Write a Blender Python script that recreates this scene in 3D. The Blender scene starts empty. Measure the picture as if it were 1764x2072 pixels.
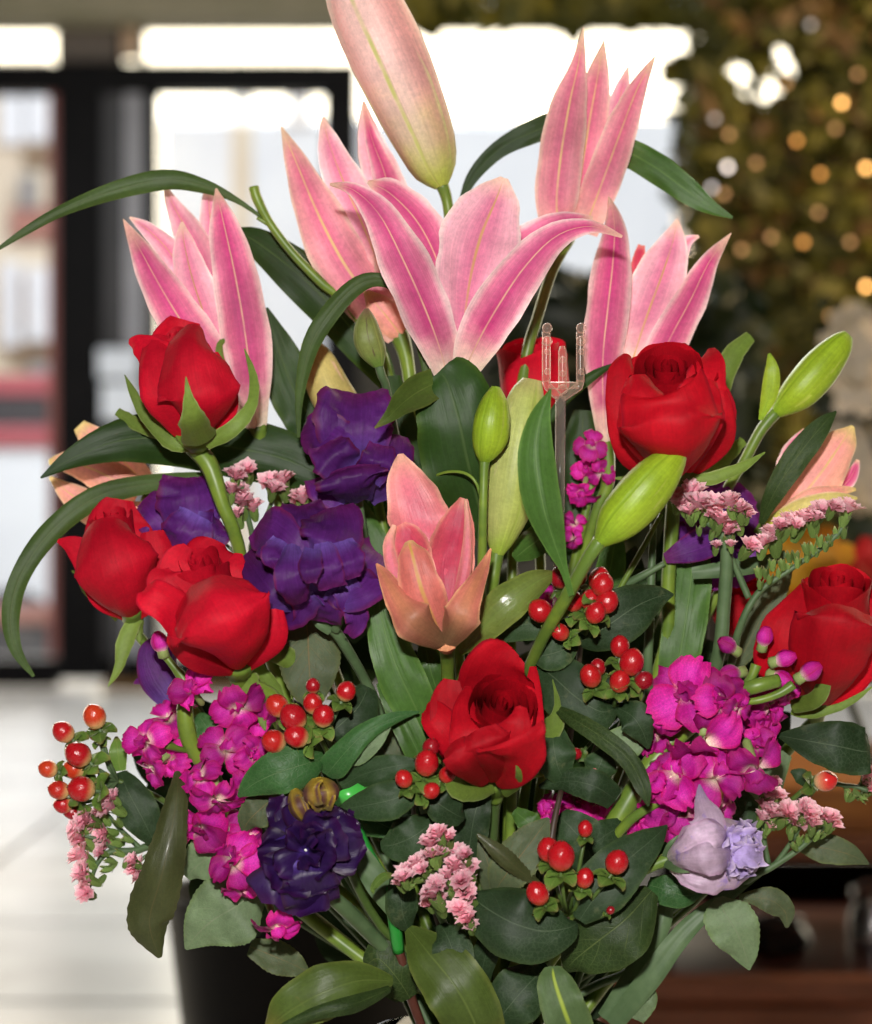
import bpy, math, random
from mathutils import Vector, Matrix, noise as mnoise
R = math.radians
scene = bpy.context.scene
COL = scene.collection

# ------------------------------------------------------------------ camera, world, lights
CZ = 0.70                      # camera height over the shop floor
CAM_D = 1.2                    # camera to the middle plane of the bouquet
UNIT = 0.00025                 # one photo unit (1764 x 2072 across the frame) in metres at that plane
KP = UNIT / CAM_D

cam_d = bpy.data.cameras.new('camera')
cam = bpy.data.objects.new('camera', cam_d)
COL.objects.link(cam)
cam.location = (0, -CAM_D, CZ)
cam.rotation_euler = (R(90), 0, 0)
cam_d.sensor_fit = 'VERTICAL'
cam_d.sensor_height = 22.3
cam_d.lens = 22.3 / (2072 * KP)
cam_d.clip_start = 0.05
cam_d.clip_end = 200
cam_d.dof.use_dof = True
cam_d.dof.focus_distance = CAM_D - 0.045
cam_d.dof.aperture_fstop = 4.1
scene.camera = cam

world = bpy.data.worlds.new('World')
scene.world = world
world.use_nodes = True
bg = world.node_tree.nodes['Background']
bg.inputs['Color'].default_value = (1.0, 0.9, 0.78, 1)
bg.inputs['Strength'].default_value = 0.018

vs = scene.view_settings
vs.view_transform = 'Standard'
vs.look = 'None'
vs.exposure = 0
vs.gamma = 1
scene.cycles.max_bounces = 8
scene.cycles.transparent_max_bounces = 12
scene.cycles.caustics_reflective = False
scene.cycles.caustics_refractive = False


def area(name, loc, aim, sx, sy, power, col):
    l = bpy.data.lights.new(name, 'AREA')
    l.shape = 'RECTANGLE'
    l.size = sx
    l.size_y = sy
    l.energy = power
    l.color = col
    o = bpy.data.objects.new(name, l)
    COL.objects.link(o)
    o.location = loc
    o.rotation_euler = (Vector(aim) - Vector(loc)).to_track_quat('-Z', 'Y').to_euler()
    return o


area('camera_flash', (-0.035, -1.22, CZ + 0.19), (0, 0, CZ - 0.02), 0.05, 0.03, 18, (1.0, 0.965, 0.93))
area('floor_fill_light', (-0.8, 4.6, 2.9), (-0.8, 4.6, 0), 2.4, 1.6, 155, (0.88, 0.95, 1.0))  # added lamp out of view, brightens the floor
area('warm_fill_light', (2.0, 1.6, 2.6), (1.7, 2.8, 0.6), 0.8, 0.8, 75, (1.0, 0.72, 0.4))  # added lamp out of view, lifts the foliage and cabinet at right
area('street_daylight', (0.0, 8.9, 5.5), (0.0, 13.5, 1.2), 9, 4, 800, (0.95, 0.98, 1.0))


# ------------------------------------------------------------------ helpers
def P(x, y, d=0.0):
    """A point read off the photo (1764 x 2072 units) that lies d millimetres behind the middle of the bouquet."""
    Y = d * 0.001
    s = KP * (CAM_D + Y)
    return Vector(((x - 882) * s, Y, CZ + (1036 - y) * s))


CAMP = Vector((0, -CAM_D, CZ))


def props(o, label=None, cat=None, group=None, kind=None):
    if label: o['label'] = label
    if cat: o['category'] = cat
    if group: o['group'] = group
    if kind: o['kind'] = kind


class MB:
    """collects vertices, faces and uvs of one mesh"""
    def __init__(s):
        s.v = []; s.f = []; s.uv = []

    def grid(s, rows, uvs, closed=False):
        b = len(s.v)
        nv = len(rows); nu = len(rows[0])
        for r in rows: s.v.extend(r)
        for r in uvs: s.uv.extend(r)
        for i in range(nv - 1):
            for j in range(nu - (0 if closed else 1)):
                k = (j + 1) % nu
                s.f.append((b + i*nu + j, b + i*nu + k, b + (i+1)*nu + k, b + (i+1)*nu + j))

    def tube(s, pts, radii, ns=8, cap=True):
        n = len(pts)
        rows = []; uvs = []
        side = None
        for i, p in enumerate(pts):
            t = (pts[min(i+1, n-1)] - pts[max(i-1, 0)])
            if t.length < 1e-9: t = Vector((0, 0, 1))
            t.normalize()
            if side is None:
                side = t.cross(Vector((0, -1, 0)))
                if side.length < 0.1: side = t.cross(Vector((1, 0, 0)))
            side = side - t * side.dot(t)
            side.normalize()
            up = side.cross(t)
            rows.append([p + (side*math.cos(a) + up*math.sin(a)) * radii[i] for a in [2*math.pi*k/ns for k in range(ns)]])
            uvs.append([(k/ns, i/(n-1)) for k in range(ns)])
        b = len(s.v)
        s.grid(rows, uvs, True)
        if cap:
            s.f.append(tuple(b + k for k in range(ns))[::-1])
            s.f.append(tuple(b + (n-1)*ns + k for k in range(ns)))

    def ball(s, c, rx, ry=None, rz=None, ns=12, nr=8, M=None):
        ry = ry or rx; rz = rz or rx
        rows = []; uvs = []
        for i in range(nr + 1):
            th = math.pi * i / nr
            row = []
            for k in range(ns):
                a = 2*math.pi*k/ns
                p = Vector((rx*math.sin(th)*math.cos(a), ry*math.sin(th)*math.sin(a), rz*math.cos(th)))
                if M: p = M @ p
                row.append(c + p)
            rows.append(row); uvs.append([(k/ns, i/nr) for k in range(ns)])
        s.grid(rows, uvs, True)

    def box(s, x0, x1, y0, y1, z0, z1, bev=0.0):
        b = len(s.v)
        if bev <= 0:
            for z in (z0, z1):
                for (x, y) in ((x0, y0), (x1, y0), (x1, y1), (x0, y1)):
                    s.v.append(Vector((x, y, z))); s.uv.append((x, z))
            for f in ((0,3,2,1), (4,5,6,7), (0,1,5,4), (1,2,6,5), (2,3,7,6), (3,0,4,7)):
                s.f.append(tuple(b + i for i in f))
        else:
            e = bev
            for (z, q) in ((z0, e), (z0+e, 0), (z1-e, 0), (z1, e)):
                for (x, y) in ((x0+q, y0+q), (x1-q, y0+q), (x1-q, y1-q), (x0+q, y1-q)):
                    s.v.append(Vector((x, y, z))); s.uv.append((x, z))
            s.f.append((b, b+3, b+2, b+1)); s.f.append((b+12, b+13, b+14, b+15))
            for l in range(3):
                for k in range(4):
                    m = (k+1) % 4
                    s.f.append((b+l*4+k, b+l*4+m, b+l*4+4+m, b+l*4+4+k))

    def mesh(s, name, mat, smooth=True, base=Vector((0, 0, 0))):
        me = bpy.data.meshes.new(name)
        me.from_pydata([tuple(p - base) for p in s.v], [], s.f)
        uvl = me.uv_layers.new(name='UVMap')
        li = [0] * len(me.loops)
        me.loops.foreach_get('vertex_index', li)
        flat = []
        for i in li: flat.extend(s.uv[i])
        uvl.data.foreach_set('uv', flat)
        if smooth: me.polygons.foreach_set('use_smooth', [True] * len(me.polygons))
        me.materials.append(mat)
        me.update()
        return me


class Thing:
    def __init__(s, name, label, cat, base, group=None, kind=None):
        s.o = bpy.data.objects.new(name, None)
        COL.objects.link(s.o)
        s.base = Vector(base)
        s.o.location = s.base
        s.o.empty_display_size = 0.02
        props(s.o, label, cat, group, kind)

    def add(s, name, mb, mat, parent=None, smooth=True, kind=None, label=None):
        o = bpy.data.objects.new(name, mb.mesh(name, mat, smooth, s.base))
        COL.objects.link(o)
        o.parent = parent or s.o
        props(o, label=label, kind=kind)
        return o

    def inst(s, name, me, M, parent=None):
        """a part that shares mesh data; M is its world placement"""
        o = bpy.data.objects.new(name, me)
        COL.objects.link(o)
        o.parent = parent or s.o
        o.matrix_basis = (Matrix.Translation(-s.base) @ M) if parent is None else M
        return o


def single(name, mb, mat, label=None, cat=None, group=None, kind=None, smooth=True):
    o = bpy.data.objects.new(name, mb.mesh(name, mat, smooth))
    COL.objects.link(o)
    props(o, label, cat, group, kind)
    return o


def cr(vals, t):
    """Catmull-Rom through a list of tuples at t in 0..1"""
    n = len(vals) - 1
    f = min(max(t, 0), 1) * n
    i = min(int(f), n - 1)
    u = f - i
    p0 = vals[max(i-1, 0)]; p1 = vals[i]; p2 = vals[i+1]; p3 = vals[min(i+2, n)]
    out = []
    for a, b, c, d in zip(p0, p1, p2, p3):
        out.append(0.5*((2*b) + (-a+c)*u + (2*a-5*b+4*c-d)*u*u + (-a+3*b-3*c+d)*u*u*u))
    return out


def sm(a, b, x):
    t = min(max((x-a)/(b-a), 0), 1)
    return t*t*(3-2*t)


def blade(pts, cup=0.2, fold=0.0, wav=0.0, wf=3.0, serr=0.0, ns=0, nv=18, nu=9, seed=0, mb=None, rag=0.0, crk=0.05):
    """leaf or petal: pts = (x, y, d, half width[, roll degrees]) from tip to base; cup > 0 bends the sides away
    from the viewer, cup < 0 towards; fold makes a channel along the midrib"""
    rng = random.Random(seed)
    pts = [tuple(p) + (0,) * (5 - len(p)) for p in pts]
    if serr and ns: nv = max(nv, ns*2+1)
    ph = rng.random() * 6.28
    C = []
    for i in range(nv):
        v = i/(nv-1)
        x, y, d, hw, roll = cr(pts, v)
        C.append((P(x, y, d), max(hw, 0.3) * KP * (CAM_D + d*0.001), roll, v))
    rows = []; uvs = []
    for i in range(nv):
        c, hw, roll, v = C[i]
        t = C[min(i+1, nv-1)][0] - C[max(i-1, 0)][0]
        t.normalize()
        view = (CAMP - c).normalized()
        s_ = t.cross(view)
        if s_.length < 0.05: s_ = t.cross(Vector((0, 0, 1)))
        s_.normalize()
        n_ = s_.cross(t)
        if n_.dot(view) < 0: n_ = -n_; 
        a = R(roll)
        S = s_*math.cos(a) + n_*math.sin(a)
        N = n_*math.cos(a) - s_*math.sin(a)
        row = []; ur = []
        for j in range(nu):
            u = -1 + 2*j/(nu-1)
            w = hw
            if serr and ns:
                w *= 1 + serr * ((i % 2) - 0.5) * (abs(u) ** 3)
            if rag:
                w *= 1 + rag * mnoise.noise(Vector((v*9 + seed, u*2, seed*1.7))) * abs(u)
            off = -cup*hw*u*u + fold*hw*(abs(u)**0.8)
            off += crk*hw*mnoise.noise(Vector((v*7 + seed*1.3, u*2.6, seed*0.37))) * (0.4 + abs(u))
            if wav:
                off += wav*hw*u*abs(u)*math.sin(v*wf*6.28 + ph + (1.3 if u > 0 else 0)) + wav*0.4*hw*abs(u)*mnoise.noise(Vector((v*4, u*1.5, seed*3.1)))
            row.append(c + S*(u*w) + N*off)
            ur.append((j/(nu-1), v))
        rows.append(row); uvs.append(ur)
    mb = mb or MB()
    mb.grid(rows, uvs)
    return mb


def stem_mb(pts, mb=None, n=None, ns=8, bump=0.04, seed=0):
    """stem: pts = (x, y, d, radius)"""
    n = n or max(6, len(pts)*5)
    c = []; r = []
    for i in range(n):
        x, y, d, rr = cr(pts, i/(n-1))
        c.append(P(x, y, d)); r.append(max(rr, 0.4)*UNIT*(1 + bump*mnoise.noise(Vector((i*0.6, seed, 0)))))
    mb = mb or MB()
    mb.tube(c, r, ns)
    return mb


def bud_petal(pts, phi, half, lift=0.0, mb=None, nv=18, nu=9, lobe=0.08, crk=0.0, sd=0):
    """one petal of a closed spindle-shaped bud: a sector of it; pts = (x, y, d, radius) from tip to base"""
    rows = []; uvs = []
    C = []
    for i in range(nv):
        x, y, d, rr = cr(pts, i/(nv-1))
        C.append((P(x, y, d), max(rr, 0.5)*UNIT))
    ax = (C[-1][0]-C[0][0]).normalized()
    for i in range(nv):
        c, r = C[i]
        view = (CAMP - c).normalized()
        sx = ax.cross(view).normalized()
        sy = sx.cross(ax)
        if sy.dot(view) < 0: sy = -sy
        row = []; ur = []
        for j in range(nu):
            u = -1 + 2*j/(nu-1)
            a = phi + u*half
            rr = r*(1 + lift*(1-abs(u)**3) + lobe*math.cos(u*math.pi/2)**2 - 0.05*math.exp(-(u/0.1)**2) + 0.025*abs(u)**6 + crk*mnoise.noise(Vector((u*2.2 + sd, i*0.22, sd*1.7))) + crk*0.5*mnoise.noise(Vector((u*6 + sd, i*0.3, sd))))
            row.append(c + sx*(math.sin(a)*rr) + sy*(math.cos(a)*rr))
            ur.append((j/(nu-1), i/(nv-1)))
        rows.append(row); uvs.append(ur)
    mb = mb or MB()
    mb.grid(rows, uvs)
    return mb


# ------------------------------------------------------------------ materials
class NT:
    def __init__(s, name):
        s.m = bpy.data.materials.new(name)
        s.m.use_nodes = True
        s.t = s.m.node_tree
        s.n = s.t.nodes
        s.n.clear()
        s.out = s.n.new('ShaderNodeOutputMaterial')

    def node(s, typ, **kw):
        n = s.n.new(typ)
        for k, v in kw.items(): setattr(n, k, v)
        return n

    def set(s, sock, v):
        if v is None: return
        if isinstance(v, bpy.types.NodeSocket): s.t.links.new(v, sock)
        elif isinstance(v, (tuple, list)) and sock.type == 'RGBA' and len(v) == 3: sock.default_value = (*v, 1)
        else: sock.default_value = v

    def math(s, op, a, b=None, c=None, clamp=False):
        n = s.node('ShaderNodeMath', operation=op, use_clamp=clamp)
        s.set(n.inputs[0], a); s.set(n.inputs[1], b); s.set(n.inputs[2], c)
        return n.outputs[0]

    def ramp(s, x, a, b, lo=0.0, hi=1.0, smooth=True):
        n = s.node('ShaderNodeMapRange', interpolation_type='SMOOTHSTEP' if smooth else 'LINEAR')
        s.set(n.inputs[0], x); s.set(n.inputs[1], a); s.set(n.inputs[2], b); s.set(n.inputs[3], lo); s.set(n.inputs[4], hi)
        return n.outputs[0]

    def mix(s, f, a, b, blend='MIX'):
        n = s.node('ShaderNodeMix', data_type='RGBA', blend_type=blend)
        s.set(n.inputs[0], f); s.set(n.inputs[6], a); s.set(n.inputs[7], b)
        return n.outputs[2]

    def noise(s, vec, scale, detail=3, rough=0.5):
        n = s.node('ShaderNodeTexNoise')
        s.set(n.inputs['Vector'], vec); n.inputs['Scale'].default_value = scale
        n.inputs['Detail'].default_value = detail; n.inputs['Roughness'].default_value = rough
        return n.outputs['Fac']

    def scale(s, vec, v, off=None):
        n = s.node('ShaderNodeMapping')
        s.set(n.inputs['Vector'], vec); n.inputs['Scale'].default_value = v
        if off is not None: s.set(n.inputs['Location'], off)
        return n.outputs[0]

    def bump(s, h, strength=0.3, dist=0.001):
        n = s.node('ShaderNodeBump')
        n.inputs['Strength'].default_value = strength; n.inputs['Distance'].default_value = dist
        s.set(n.inputs['Height'], h)
        return n.outputs[0]

    def principled(s, col, rough=0.5, spec=0.5, normal=None, **kw):
        n = s.node('ShaderNodeBsdfPrincipled')
        s.set(n.inputs['Base Color'], col); s.set(n.inputs['Roughness'], rough)
        s.set(n.inputs['Specular IOR Level'], spec)
        if normal is not None: s.set(n.inputs['Normal'], normal)
        for k, v in kw.items(): s.set(n.inputs[k.replace('_', ' ')], v)
        return n.outputs[0]

    def done(s, sh):
        s.t.links.new(sh, s.out.inputs['Surface'])
        return s.m


def petal_mat(name, col, edge=None, rib=None, tip=None, root=None, deep=None, ribw=0.08, edge0=0.8, tip0=0.25, root0=0.7,
              vein=0.25, vsc=(34, 1.6), rough=0.5, spec=0.35, trans=0.2, bump=0.25, var=0.15, pinnate=0.0, back=None,
              sheen=0.0, blotch=None, blotch_at=0.62, coat=0.0, fine=0.0):
    """petal or leaf: u runs across, v from tip to base"""
    q = NT(name)
    tc = q.node('ShaderNodeTexCoord')
    uv = tc.outputs['UV']
    info = q.node('ShaderNodeObjectInfo')
    rnd = info.outputs['Random']
    sep = q.node('ShaderNodeSeparateXYZ'); q.set(sep.inputs[0], uv)
    u, v = sep.outputs[0], sep.outputs[1]
    au = q.math('ABSOLUTE', q.math('MULTIPLY_ADD', u, 2.0, -1.0))
    obj = q.scale(tc.outputs['Object'], (1, 1, 1))
    n1 = q.noise(obj, 55, 3)
    vn = q.noise(q.scale(uv, (vsc[0], vsc[1], 1)), 1.0, 3, 0.6)
    c = col
    wob = q.math('MULTIPLY_ADD', n1, 0.24, -0.12)
    auw = q.math('ADD', au, wob)
    if deep is not None: c = q.mix(q.ramp(auw, 0.75, 0.08), c, deep)
    if edge is not None: c = q.mix(q.ramp(auw, edge0, 1.0), c, edge)
    vw = q.math('ADD', v, wob)
    if tip is not None: c = q.mix(q.ramp(vw, tip0, 0.0), c, tip)
    if root is not None: c = q.mix(q.ramp(vw, root0, 1.0), c, root)
    dark = q.math('MULTIPLY_ADD', vn, 2*vein, 1 - vein)
    dark = q.math('MULTIPLY', dark, q.math('MULTIPLY_ADD', rnd, 2*var, 1 - var))
    n0 = q.noise(obj, 22, 2)
    n2 = q.noise(obj, 480, 3, 0.7)
    dark = q.math('MULTIPLY', dark, q.math('MULTIPLY_ADD', n2, 0.6, 0.7))
    dark = q.math('MULTIPLY', dark, q.math('MULTIPLY_ADD', n1, 0.7, 0.65))
    dark = q.math('MULTIPLY', dark, q.math('MULTIPLY_ADD', n0, 0.8, 0.6))
    if blotch is not None:
        c = q.mix(q.ramp(q.noise(obj, 120, 4, 0.65), blotch_at, blotch_at + 0.12, 0, 0.8), c, blotch)
    cc = q.node('ShaderNodeCombineXYZ')
    for i in range(3): q.set(cc.inputs[i], dark)
    vm = q.node('ShaderNodeVectorMath', operation='MULTIPLY')
    q.set(vm.inputs[0], cc.outputs[0])
    mixc = q.mix(0.0, c, (0, 0, 0))
    q.set(vm.inputs[1], mixc)
    c = vm.outputs[0]
    h = q.math('ADD', vn, q.math('MULTIPLY', n2, 0.35))
    if rib is not None:
        if pinnate:
            fr = q.math('FRACT', q.math('ADD', q.math('MULTIPLY', v, 7.0), q.math('MULTIPLY', au, 2.2)))
            ln = q.ramp(q.math('ABSOLUTE', q.math('SUBTRACT', fr, 0.5)), 0.05, 0.0)
            ln = q.math('MULTIPLY', ln, q.math('MULTIPLY', q.ramp(au, 0.95, 0.4, 0, pinnate), q.ramp(n1, 0.35, 0.6)))
            vo = q.node('ShaderNodeTexVoronoi', feature='DISTANCE_TO_EDGE'); q.set(vo.inputs['Vector'], obj); vo.inputs['Scale'].default_value = 420
            net = q.math('MULTIPLY', q.ramp(vo.outputs['Distance'], 0.12, 0.0), q.ramp(n0, 0.3, 0.65, 0.1, 0.55))
            c = q.mix(net, c, q.mix(0.45, c, rib))
            h = q.math('SUBTRACT', h, q.math('MULTIPLY', net, 0.5))
            c = q.mix(ln, c, rib)
            h = q.math('SUBTRACT', h, q.math('MULTIPLY', ln, 0.8))
        rf = q.math('MULTIPLY', q.math('MULTIPLY', q.ramp(au, ribw, ribw*0.2), q.ramp(v, 0.02, 0.16)), q.ramp(n1, 0.25, 0.6, 0.3, 0.9))
        c = q.mix(rf, c, rib)
        h = q.math('SUBTRACT', h, q.math('MULTIPLY', rf, 0.7))
    if back is not None:
        geo = q.node('ShaderNodeNewGeometry')
        c = q.mix(geo.outputs['Backfacing'], c, back)
    if fine: h = q.math('ADD', h, q.math('MULTIPLY', q.noise(obj, 900, 2), fine))
    nb = q.bump(h, bump, 0.0012)
    kw = {}
    if sheen: kw['Sheen_Weight'] = sheen; kw['Sheen_Roughness'] = 0.4
    if coat: kw['Coat_Weight'] = coat; kw['Coat_Roughness'] = 0.2
    rg = q.math('MULTIPLY_ADD', n1, 0.25, rough - 0.12)
    sh = q.principled(c, rg, spec, nb, **kw)
    if trans:
        tr = q.node('ShaderNodeBsdfTranslucent'); q.set(tr.inputs[0], c); q.set(tr.inputs[1], nb)
        mx = q.node('ShaderNodeMixShader'); mx.inputs[0].default_value = trans
        q.t.links.new(sh, mx.inputs[1]); q.t.links.new(tr.outputs[0], mx.inputs[2])
        sh = mx.outputs[0]
    return q.done(sh)


def plain_mat(name, col, col2=None, rough=0.5, spec=0.5, scale=30, detail=4, bump=0.1, metallic=0.0, dist=0.002, stretch=(1, 1, 1), lo=0.35, hi=0.65, var=0.0):
    q = NT(name)
    tc = q.node('ShaderNodeTexCoord')
    n = q.noise(q.scale(tc.outputs['Object'], stretch), scale, detail, 0.6)
    c = q.mix(q.ramp(n, lo, hi), col, col2) if col2 is not None else col
    if var:
        info = q.node('ShaderNodeObjectInfo')
        hs = q.node('ShaderNodeHueSaturation')
        q.set(hs.inputs['Value'], q.math('MULTIPLY_ADD', info.outputs['Random'], 2*var, 1-var))
        mc = q.mix(0.0, c, (0, 0, 0))
        q.set(hs.inputs['Color'], mc)
        c = hs.outputs[0]
    sh = q.principled(c, rough, spec, q.bump(n, bump, dist) if bump else None, Metallic=metallic)
    return q.done(sh)


def emit_mat(name, col, st):
    q = NT(name)
    e = q.node('ShaderNodeEmission'); q.set(e.inputs[0], col); e.inputs[1].default_value = st
    return q.done(e.outputs[0])


def glass_mat(name, tint=(1, 1, 1), refl=0.08, rough=0.02):
    q = NT(name)
    t = q.node('ShaderNodeBsdfTransparent'); q.set(t.inputs[0], tint)
    g = q.node('ShaderNodeBsdfGlossy'); g.inputs['Roughness'].default_value = rough
    lw = q.node('ShaderNodeLayerWeight'); lw.inputs[0].default_value = 0.25
    mx = q.node('ShaderNodeMixShader')
    q.set(mx.inputs[0], q.math('MULTIPLY_ADD', lw.outputs['Fresnel'], 0.6, refl*0.4, clamp=True))
    q.t.links.new(t.outputs[0], mx.inputs[1]); q.t.links.new(g.outputs[0], mx.inputs[2])
    return q.done(mx.outputs[0])

# ------------------------------------------------------------------ the shop: floor, shop front, street
M_TILE = plain_mat('floor_tile_glaze', (0.64, 0.62, 0.6), (0.53, 0.51, 0.49), rough=0.24, spec=0.5, scale=3, bump=0.02, var=0.06)
M_GROUT = plain_mat('floor_grout', (0.22, 0.2, 0.18), (0.3, 0.27, 0.25), rough=0.8, scale=20)
M_BLACK = plain_mat('black_frame_paint', (0.0025, 0.002, 0.002), (0.004, 0.003, 0.003), rough=0.55, spec=0.12, scale=8)
M_GREYMETAL = plain_mat('grey_metal', (0.14, 0.135, 0.14), (0.18, 0.17, 0.17), rough=0.4, scale=6, metallic=0.3)
M_BRASS = plain_mat('door_sill_brass', (0.25, 0.13, 0.04), (0.18, 0.09, 0.03), rough=0.4, metallic=0.6)
M_GLASS = glass_mat('window_glass')
M_WALL = plain_mat('dark_shop_wall', (0.05, 0.042, 0.03), (0.035, 0.03, 0.02), rough=0.8, scale=4)
M_BEAM = plain_mat('ceiling_beam_paint', (0.34, 0.3, 0.2), (0.26, 0.24, 0.15), rough=0.7, scale=3)
M_SKY = emit_mat('sky_light', (1.0, 0.9, 0.68), 5.0)
M_PAVE = plain_mat('street_paving', (0.4, 0.38, 0.36), (0.3, 0.29, 0.28), rough=0.8, scale=4)

g = MB()
g.box(-9, 9, -3, 8.3, -0.06, -0.004)
floor = single('floor', g, M_GROUT, kind='structure', smooth=False)
TS = 0.65
tile_me = MB(); tile_me.box(-TS/2+0.007, TS/2-0.007, -TS/2+0.007, TS/2-0.007, -0.004, 0.004, 0.0015)
tile_me = tile_me.mesh('floor_tile', M_TILE, False)
for i in range(-8, 8):
    for j in range(0, 13):
        o = bpy.data.objects.new('floor_tile', tile_me); COL.objects.link(o); o.parent = floor
        o.location = (i*TS + 0.105, -0.1 + j*TS, random.Random(i*31+j).uniform(-0.0006, 0.0006))

g = MB(); g.box(-30, 30, 8.3, 40, -0.16, -0.1)
single('street_pavement', g, M_PAVE, kind='structure', smooth=False)
g = MB(); g.box(-30, 30, 24, 24.2, -1, 22)
single('sky', g, M_SKY, kind='structure', smooth=False)

FD = 8000   # the shop front stands 8 m behind the bouquet


def slab(mb, x0, y0, x1, y1, d0, d1, bev=0.0):
    a = P(x0, y1, d0); b = P(x1, y0, d0)
    mb.box(a.x, b.x, d0*0.001, d1*0.001, a.z, b.z, bev)


sf = Thing('shop_front', 'black framed glass shop front with door, transom and bright street behind', 'shop front', (0, 8.0, 0))
def sp(name, rect, mat=M_BLACK, d0=FD, d1=FD+90, parent=None):
    g = MB(); slab(g, *rect, d0, d1, 0.004)
    return sf.add(name, g, mat, parent, False)
sp('door_post', (117, 132, 206, 1376), d0=FD-20)
sp('door_post', (655, 186, 722, 1376), d0=FD-20)
sp('transom_rail', (-700, 126, 722, 184), d0=FD-30, d1=FD+99)
sp('transom_post', (238, 30, 246, 124))
sp('transom_post', (280, 30, 290, 124))
sp('transom_panel', (112, 30, 236, 124), plain_mat('taupe_panel', (0.12, 0.1, 0.085), (0.15, 0.12, 0.1), rough=0.7))
sp('transom_panel', (247, 44, 279, 120), plain_mat('peach_panel', (0.75, 0.5, 0.33), (0.8, 0.58, 0.4), rough=0.7), d0=FD+20, d1=FD+40)
sp('transom_pane', (291, 30, 655, 124), M_GLASS, FD+30, FD+36)
sp('sidelight_frame', (98, 186, 116, 1330), plain_mat('red_brown_frame', (0.3, 0.09, 0.07), (0.25, 0.07, 0.06), rough=0.5), d0=FD+10)
sp('bottom_rail', (-700, 1334, 116, 1392), d0=FD-10)
sp('sidelight_pane', (-700, 186, 97, 1333), M_GLASS, FD+30, FD+36)
sp('transom_pane', (-700, 30, 111, 124), M_GLASS, FD+30, FD+36)
dr = sp('door', (207, 187, 252, 1330), plain_mat('charcoal_door', (0.035, 0.03, 0.03), (0.025, 0.022, 0.022), rough=0.5, scale=6), d0=FD+6, d1=FD+70)
sp('door_stile', (252, 187, 288, 1330), plain_mat('pale_grey_metal', (0.36, 0.35, 0.37), (0.3, 0.29, 0.31), rough=0.45, scale=6), FD+12, FD+64, dr)
sp('door_stile', (289, 187, 319, 1330), M_BLACK, FD+6, FD+70, dr)
sp('door_rail', (207, 1331, 654, 1376), M_BLACK, FD+6, FD+72, dr)
sp('door_pane', (320, 187, 654, 1330), M_GLASS, FD+30, FD+36, dr)
g = MB(); g.tube([P(300, 560, FD-40), P(300, 800, FD-40)], [0.012, 0.012], 8)
sf.add('door_handle', g, M_GREYMETAL, dr)
sp('door_sill', (206, 1378, 722, 1398), M_BRASS, FD-60, FD+90)
sp('window_pane', (723, 30, 1655, 640), M_GLASS, FD+30, FD+36)
sp('window_sill_wall', (723, 641, 1900, 1392), M_WALL, FD, FD+100)
sp('side_wall', (1656, -300, 3200, 640), M_WALL, FD, FD+100)
sp('ceiling_beam', (-900, -260, 722, 29), M_BEAM, FD-250, FD+95)
sp('ceiling_beam', (723, -260, 1655, 29), plain_mat('olive_valance', (0.2, 0.16, 0.03), (0.13, 0.11, 0.02), rough=0.8, scale=5), FD-250, FD+95)

# street seen through the glass
def street(name, label, cat, parts, d):
    t = Thing(name, label, cat, P(parts[0][1][0], 1390, d))
    for (nm, rect, mat, dd) in parts:
        g = MB(); slab(g, *rect, d - dd, d + 300, 0.0)
        t.add(nm, g, mat, None, False)
    return t
M_CREAM = plain_mat('cream_render', (0.8, 0.72, 0.58), (0.7, 0.6, 0.47), rough=0.8, scale=1.5)
M_WHITE = plain_mat('white_panel', (0.82, 0.85, 0.9), (0.76, 0.79, 0.85), rough=0.5, scale=2)
M_BROWN = plain_mat('brown_shutter', (0.3, 0.2, 0.12), (0.24, 0.16, 0.1), rough=0.7, scale=5)
M_PINK = plain_mat('pink_brick', (0.45, 0.22, 0.18), (0.38, 0.18, 0.15), rough=0.8, scale=6)
M_RED = plain_mat('red_van_paint', (0.46, 0.13, 0.15), (0.4, 0.1, 0.12), rough=0.3)
M_DARKGLASS = plain_mat('dark_window', (0.08, 0.075, 0.08), rough=0.2)
M_GREYST = plain_mat('grey_stone', (0.35, 0.34, 0.34), (0.28, 0.27, 0.27), rough=0.8, scale=3)
street('street_house', 'cream street house with brown shutters seen blurred through left side window', 'house', [
    ('wall', (-900, 120, 98, 1000), M_CREAM, 0),
    ('window', (0, 140, 45, 290), M_WHITE, 80), ('window', (52, 140, 96, 285), M_WHITE, 80),
    ('shutter', (48, 300, 98, 330), M_BROWN, 90), ('shutter', (20, 420, 100, 480), M_PINK, 90),
    ('lamp_shade', (38, 355, 72, 420), M_GREYST, 130), ('window', (0, 530, 40, 700), M_WHITE, 80),
    ('window', (52, 540, 98, 690), M_WHITE, 80), ('shutter', (41, 560, 51, 660), M_BROWN, 95),
    ('ledge', (20, 700, 98, 722), M_BROWN, 120), ('window', (60, 730, 98, 800), M_GREYST, 85),
], 15000)
van = Thing('delivery_van', 'red and white delivery van parked beyond the left side window', 'van', P(-200, 1330, 12000))
for nm, rect, mat, dd in (('body', (-700, 840, 118, 1290), M_WHITE, 0), ('roof_stripe', (-700, 758, 116, 800), M_RED, 20),
                          ('window', (-690, 801, 112, 862), M_DARKGLASS, 10), ('side_stripe', (-700, 863, 117, 905), M_RED, 30),
                          ('bumper', (-700, 1225, 119, 1262), M_PINK, 40)):
    g = MB(); slab(g, *rect, 12000-dd, 13600, 0.01)
    van.add(nm, g, mat, None, False)
for x in (-480, 20):
    c = P(x, 1300, 11990)
    g = MB(); g.tube([c, c + Vector((0, 0.22, 0))], [0.3, 0.3], 20)
    van.add('wheel', g, M_DARKGLASS)
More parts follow.
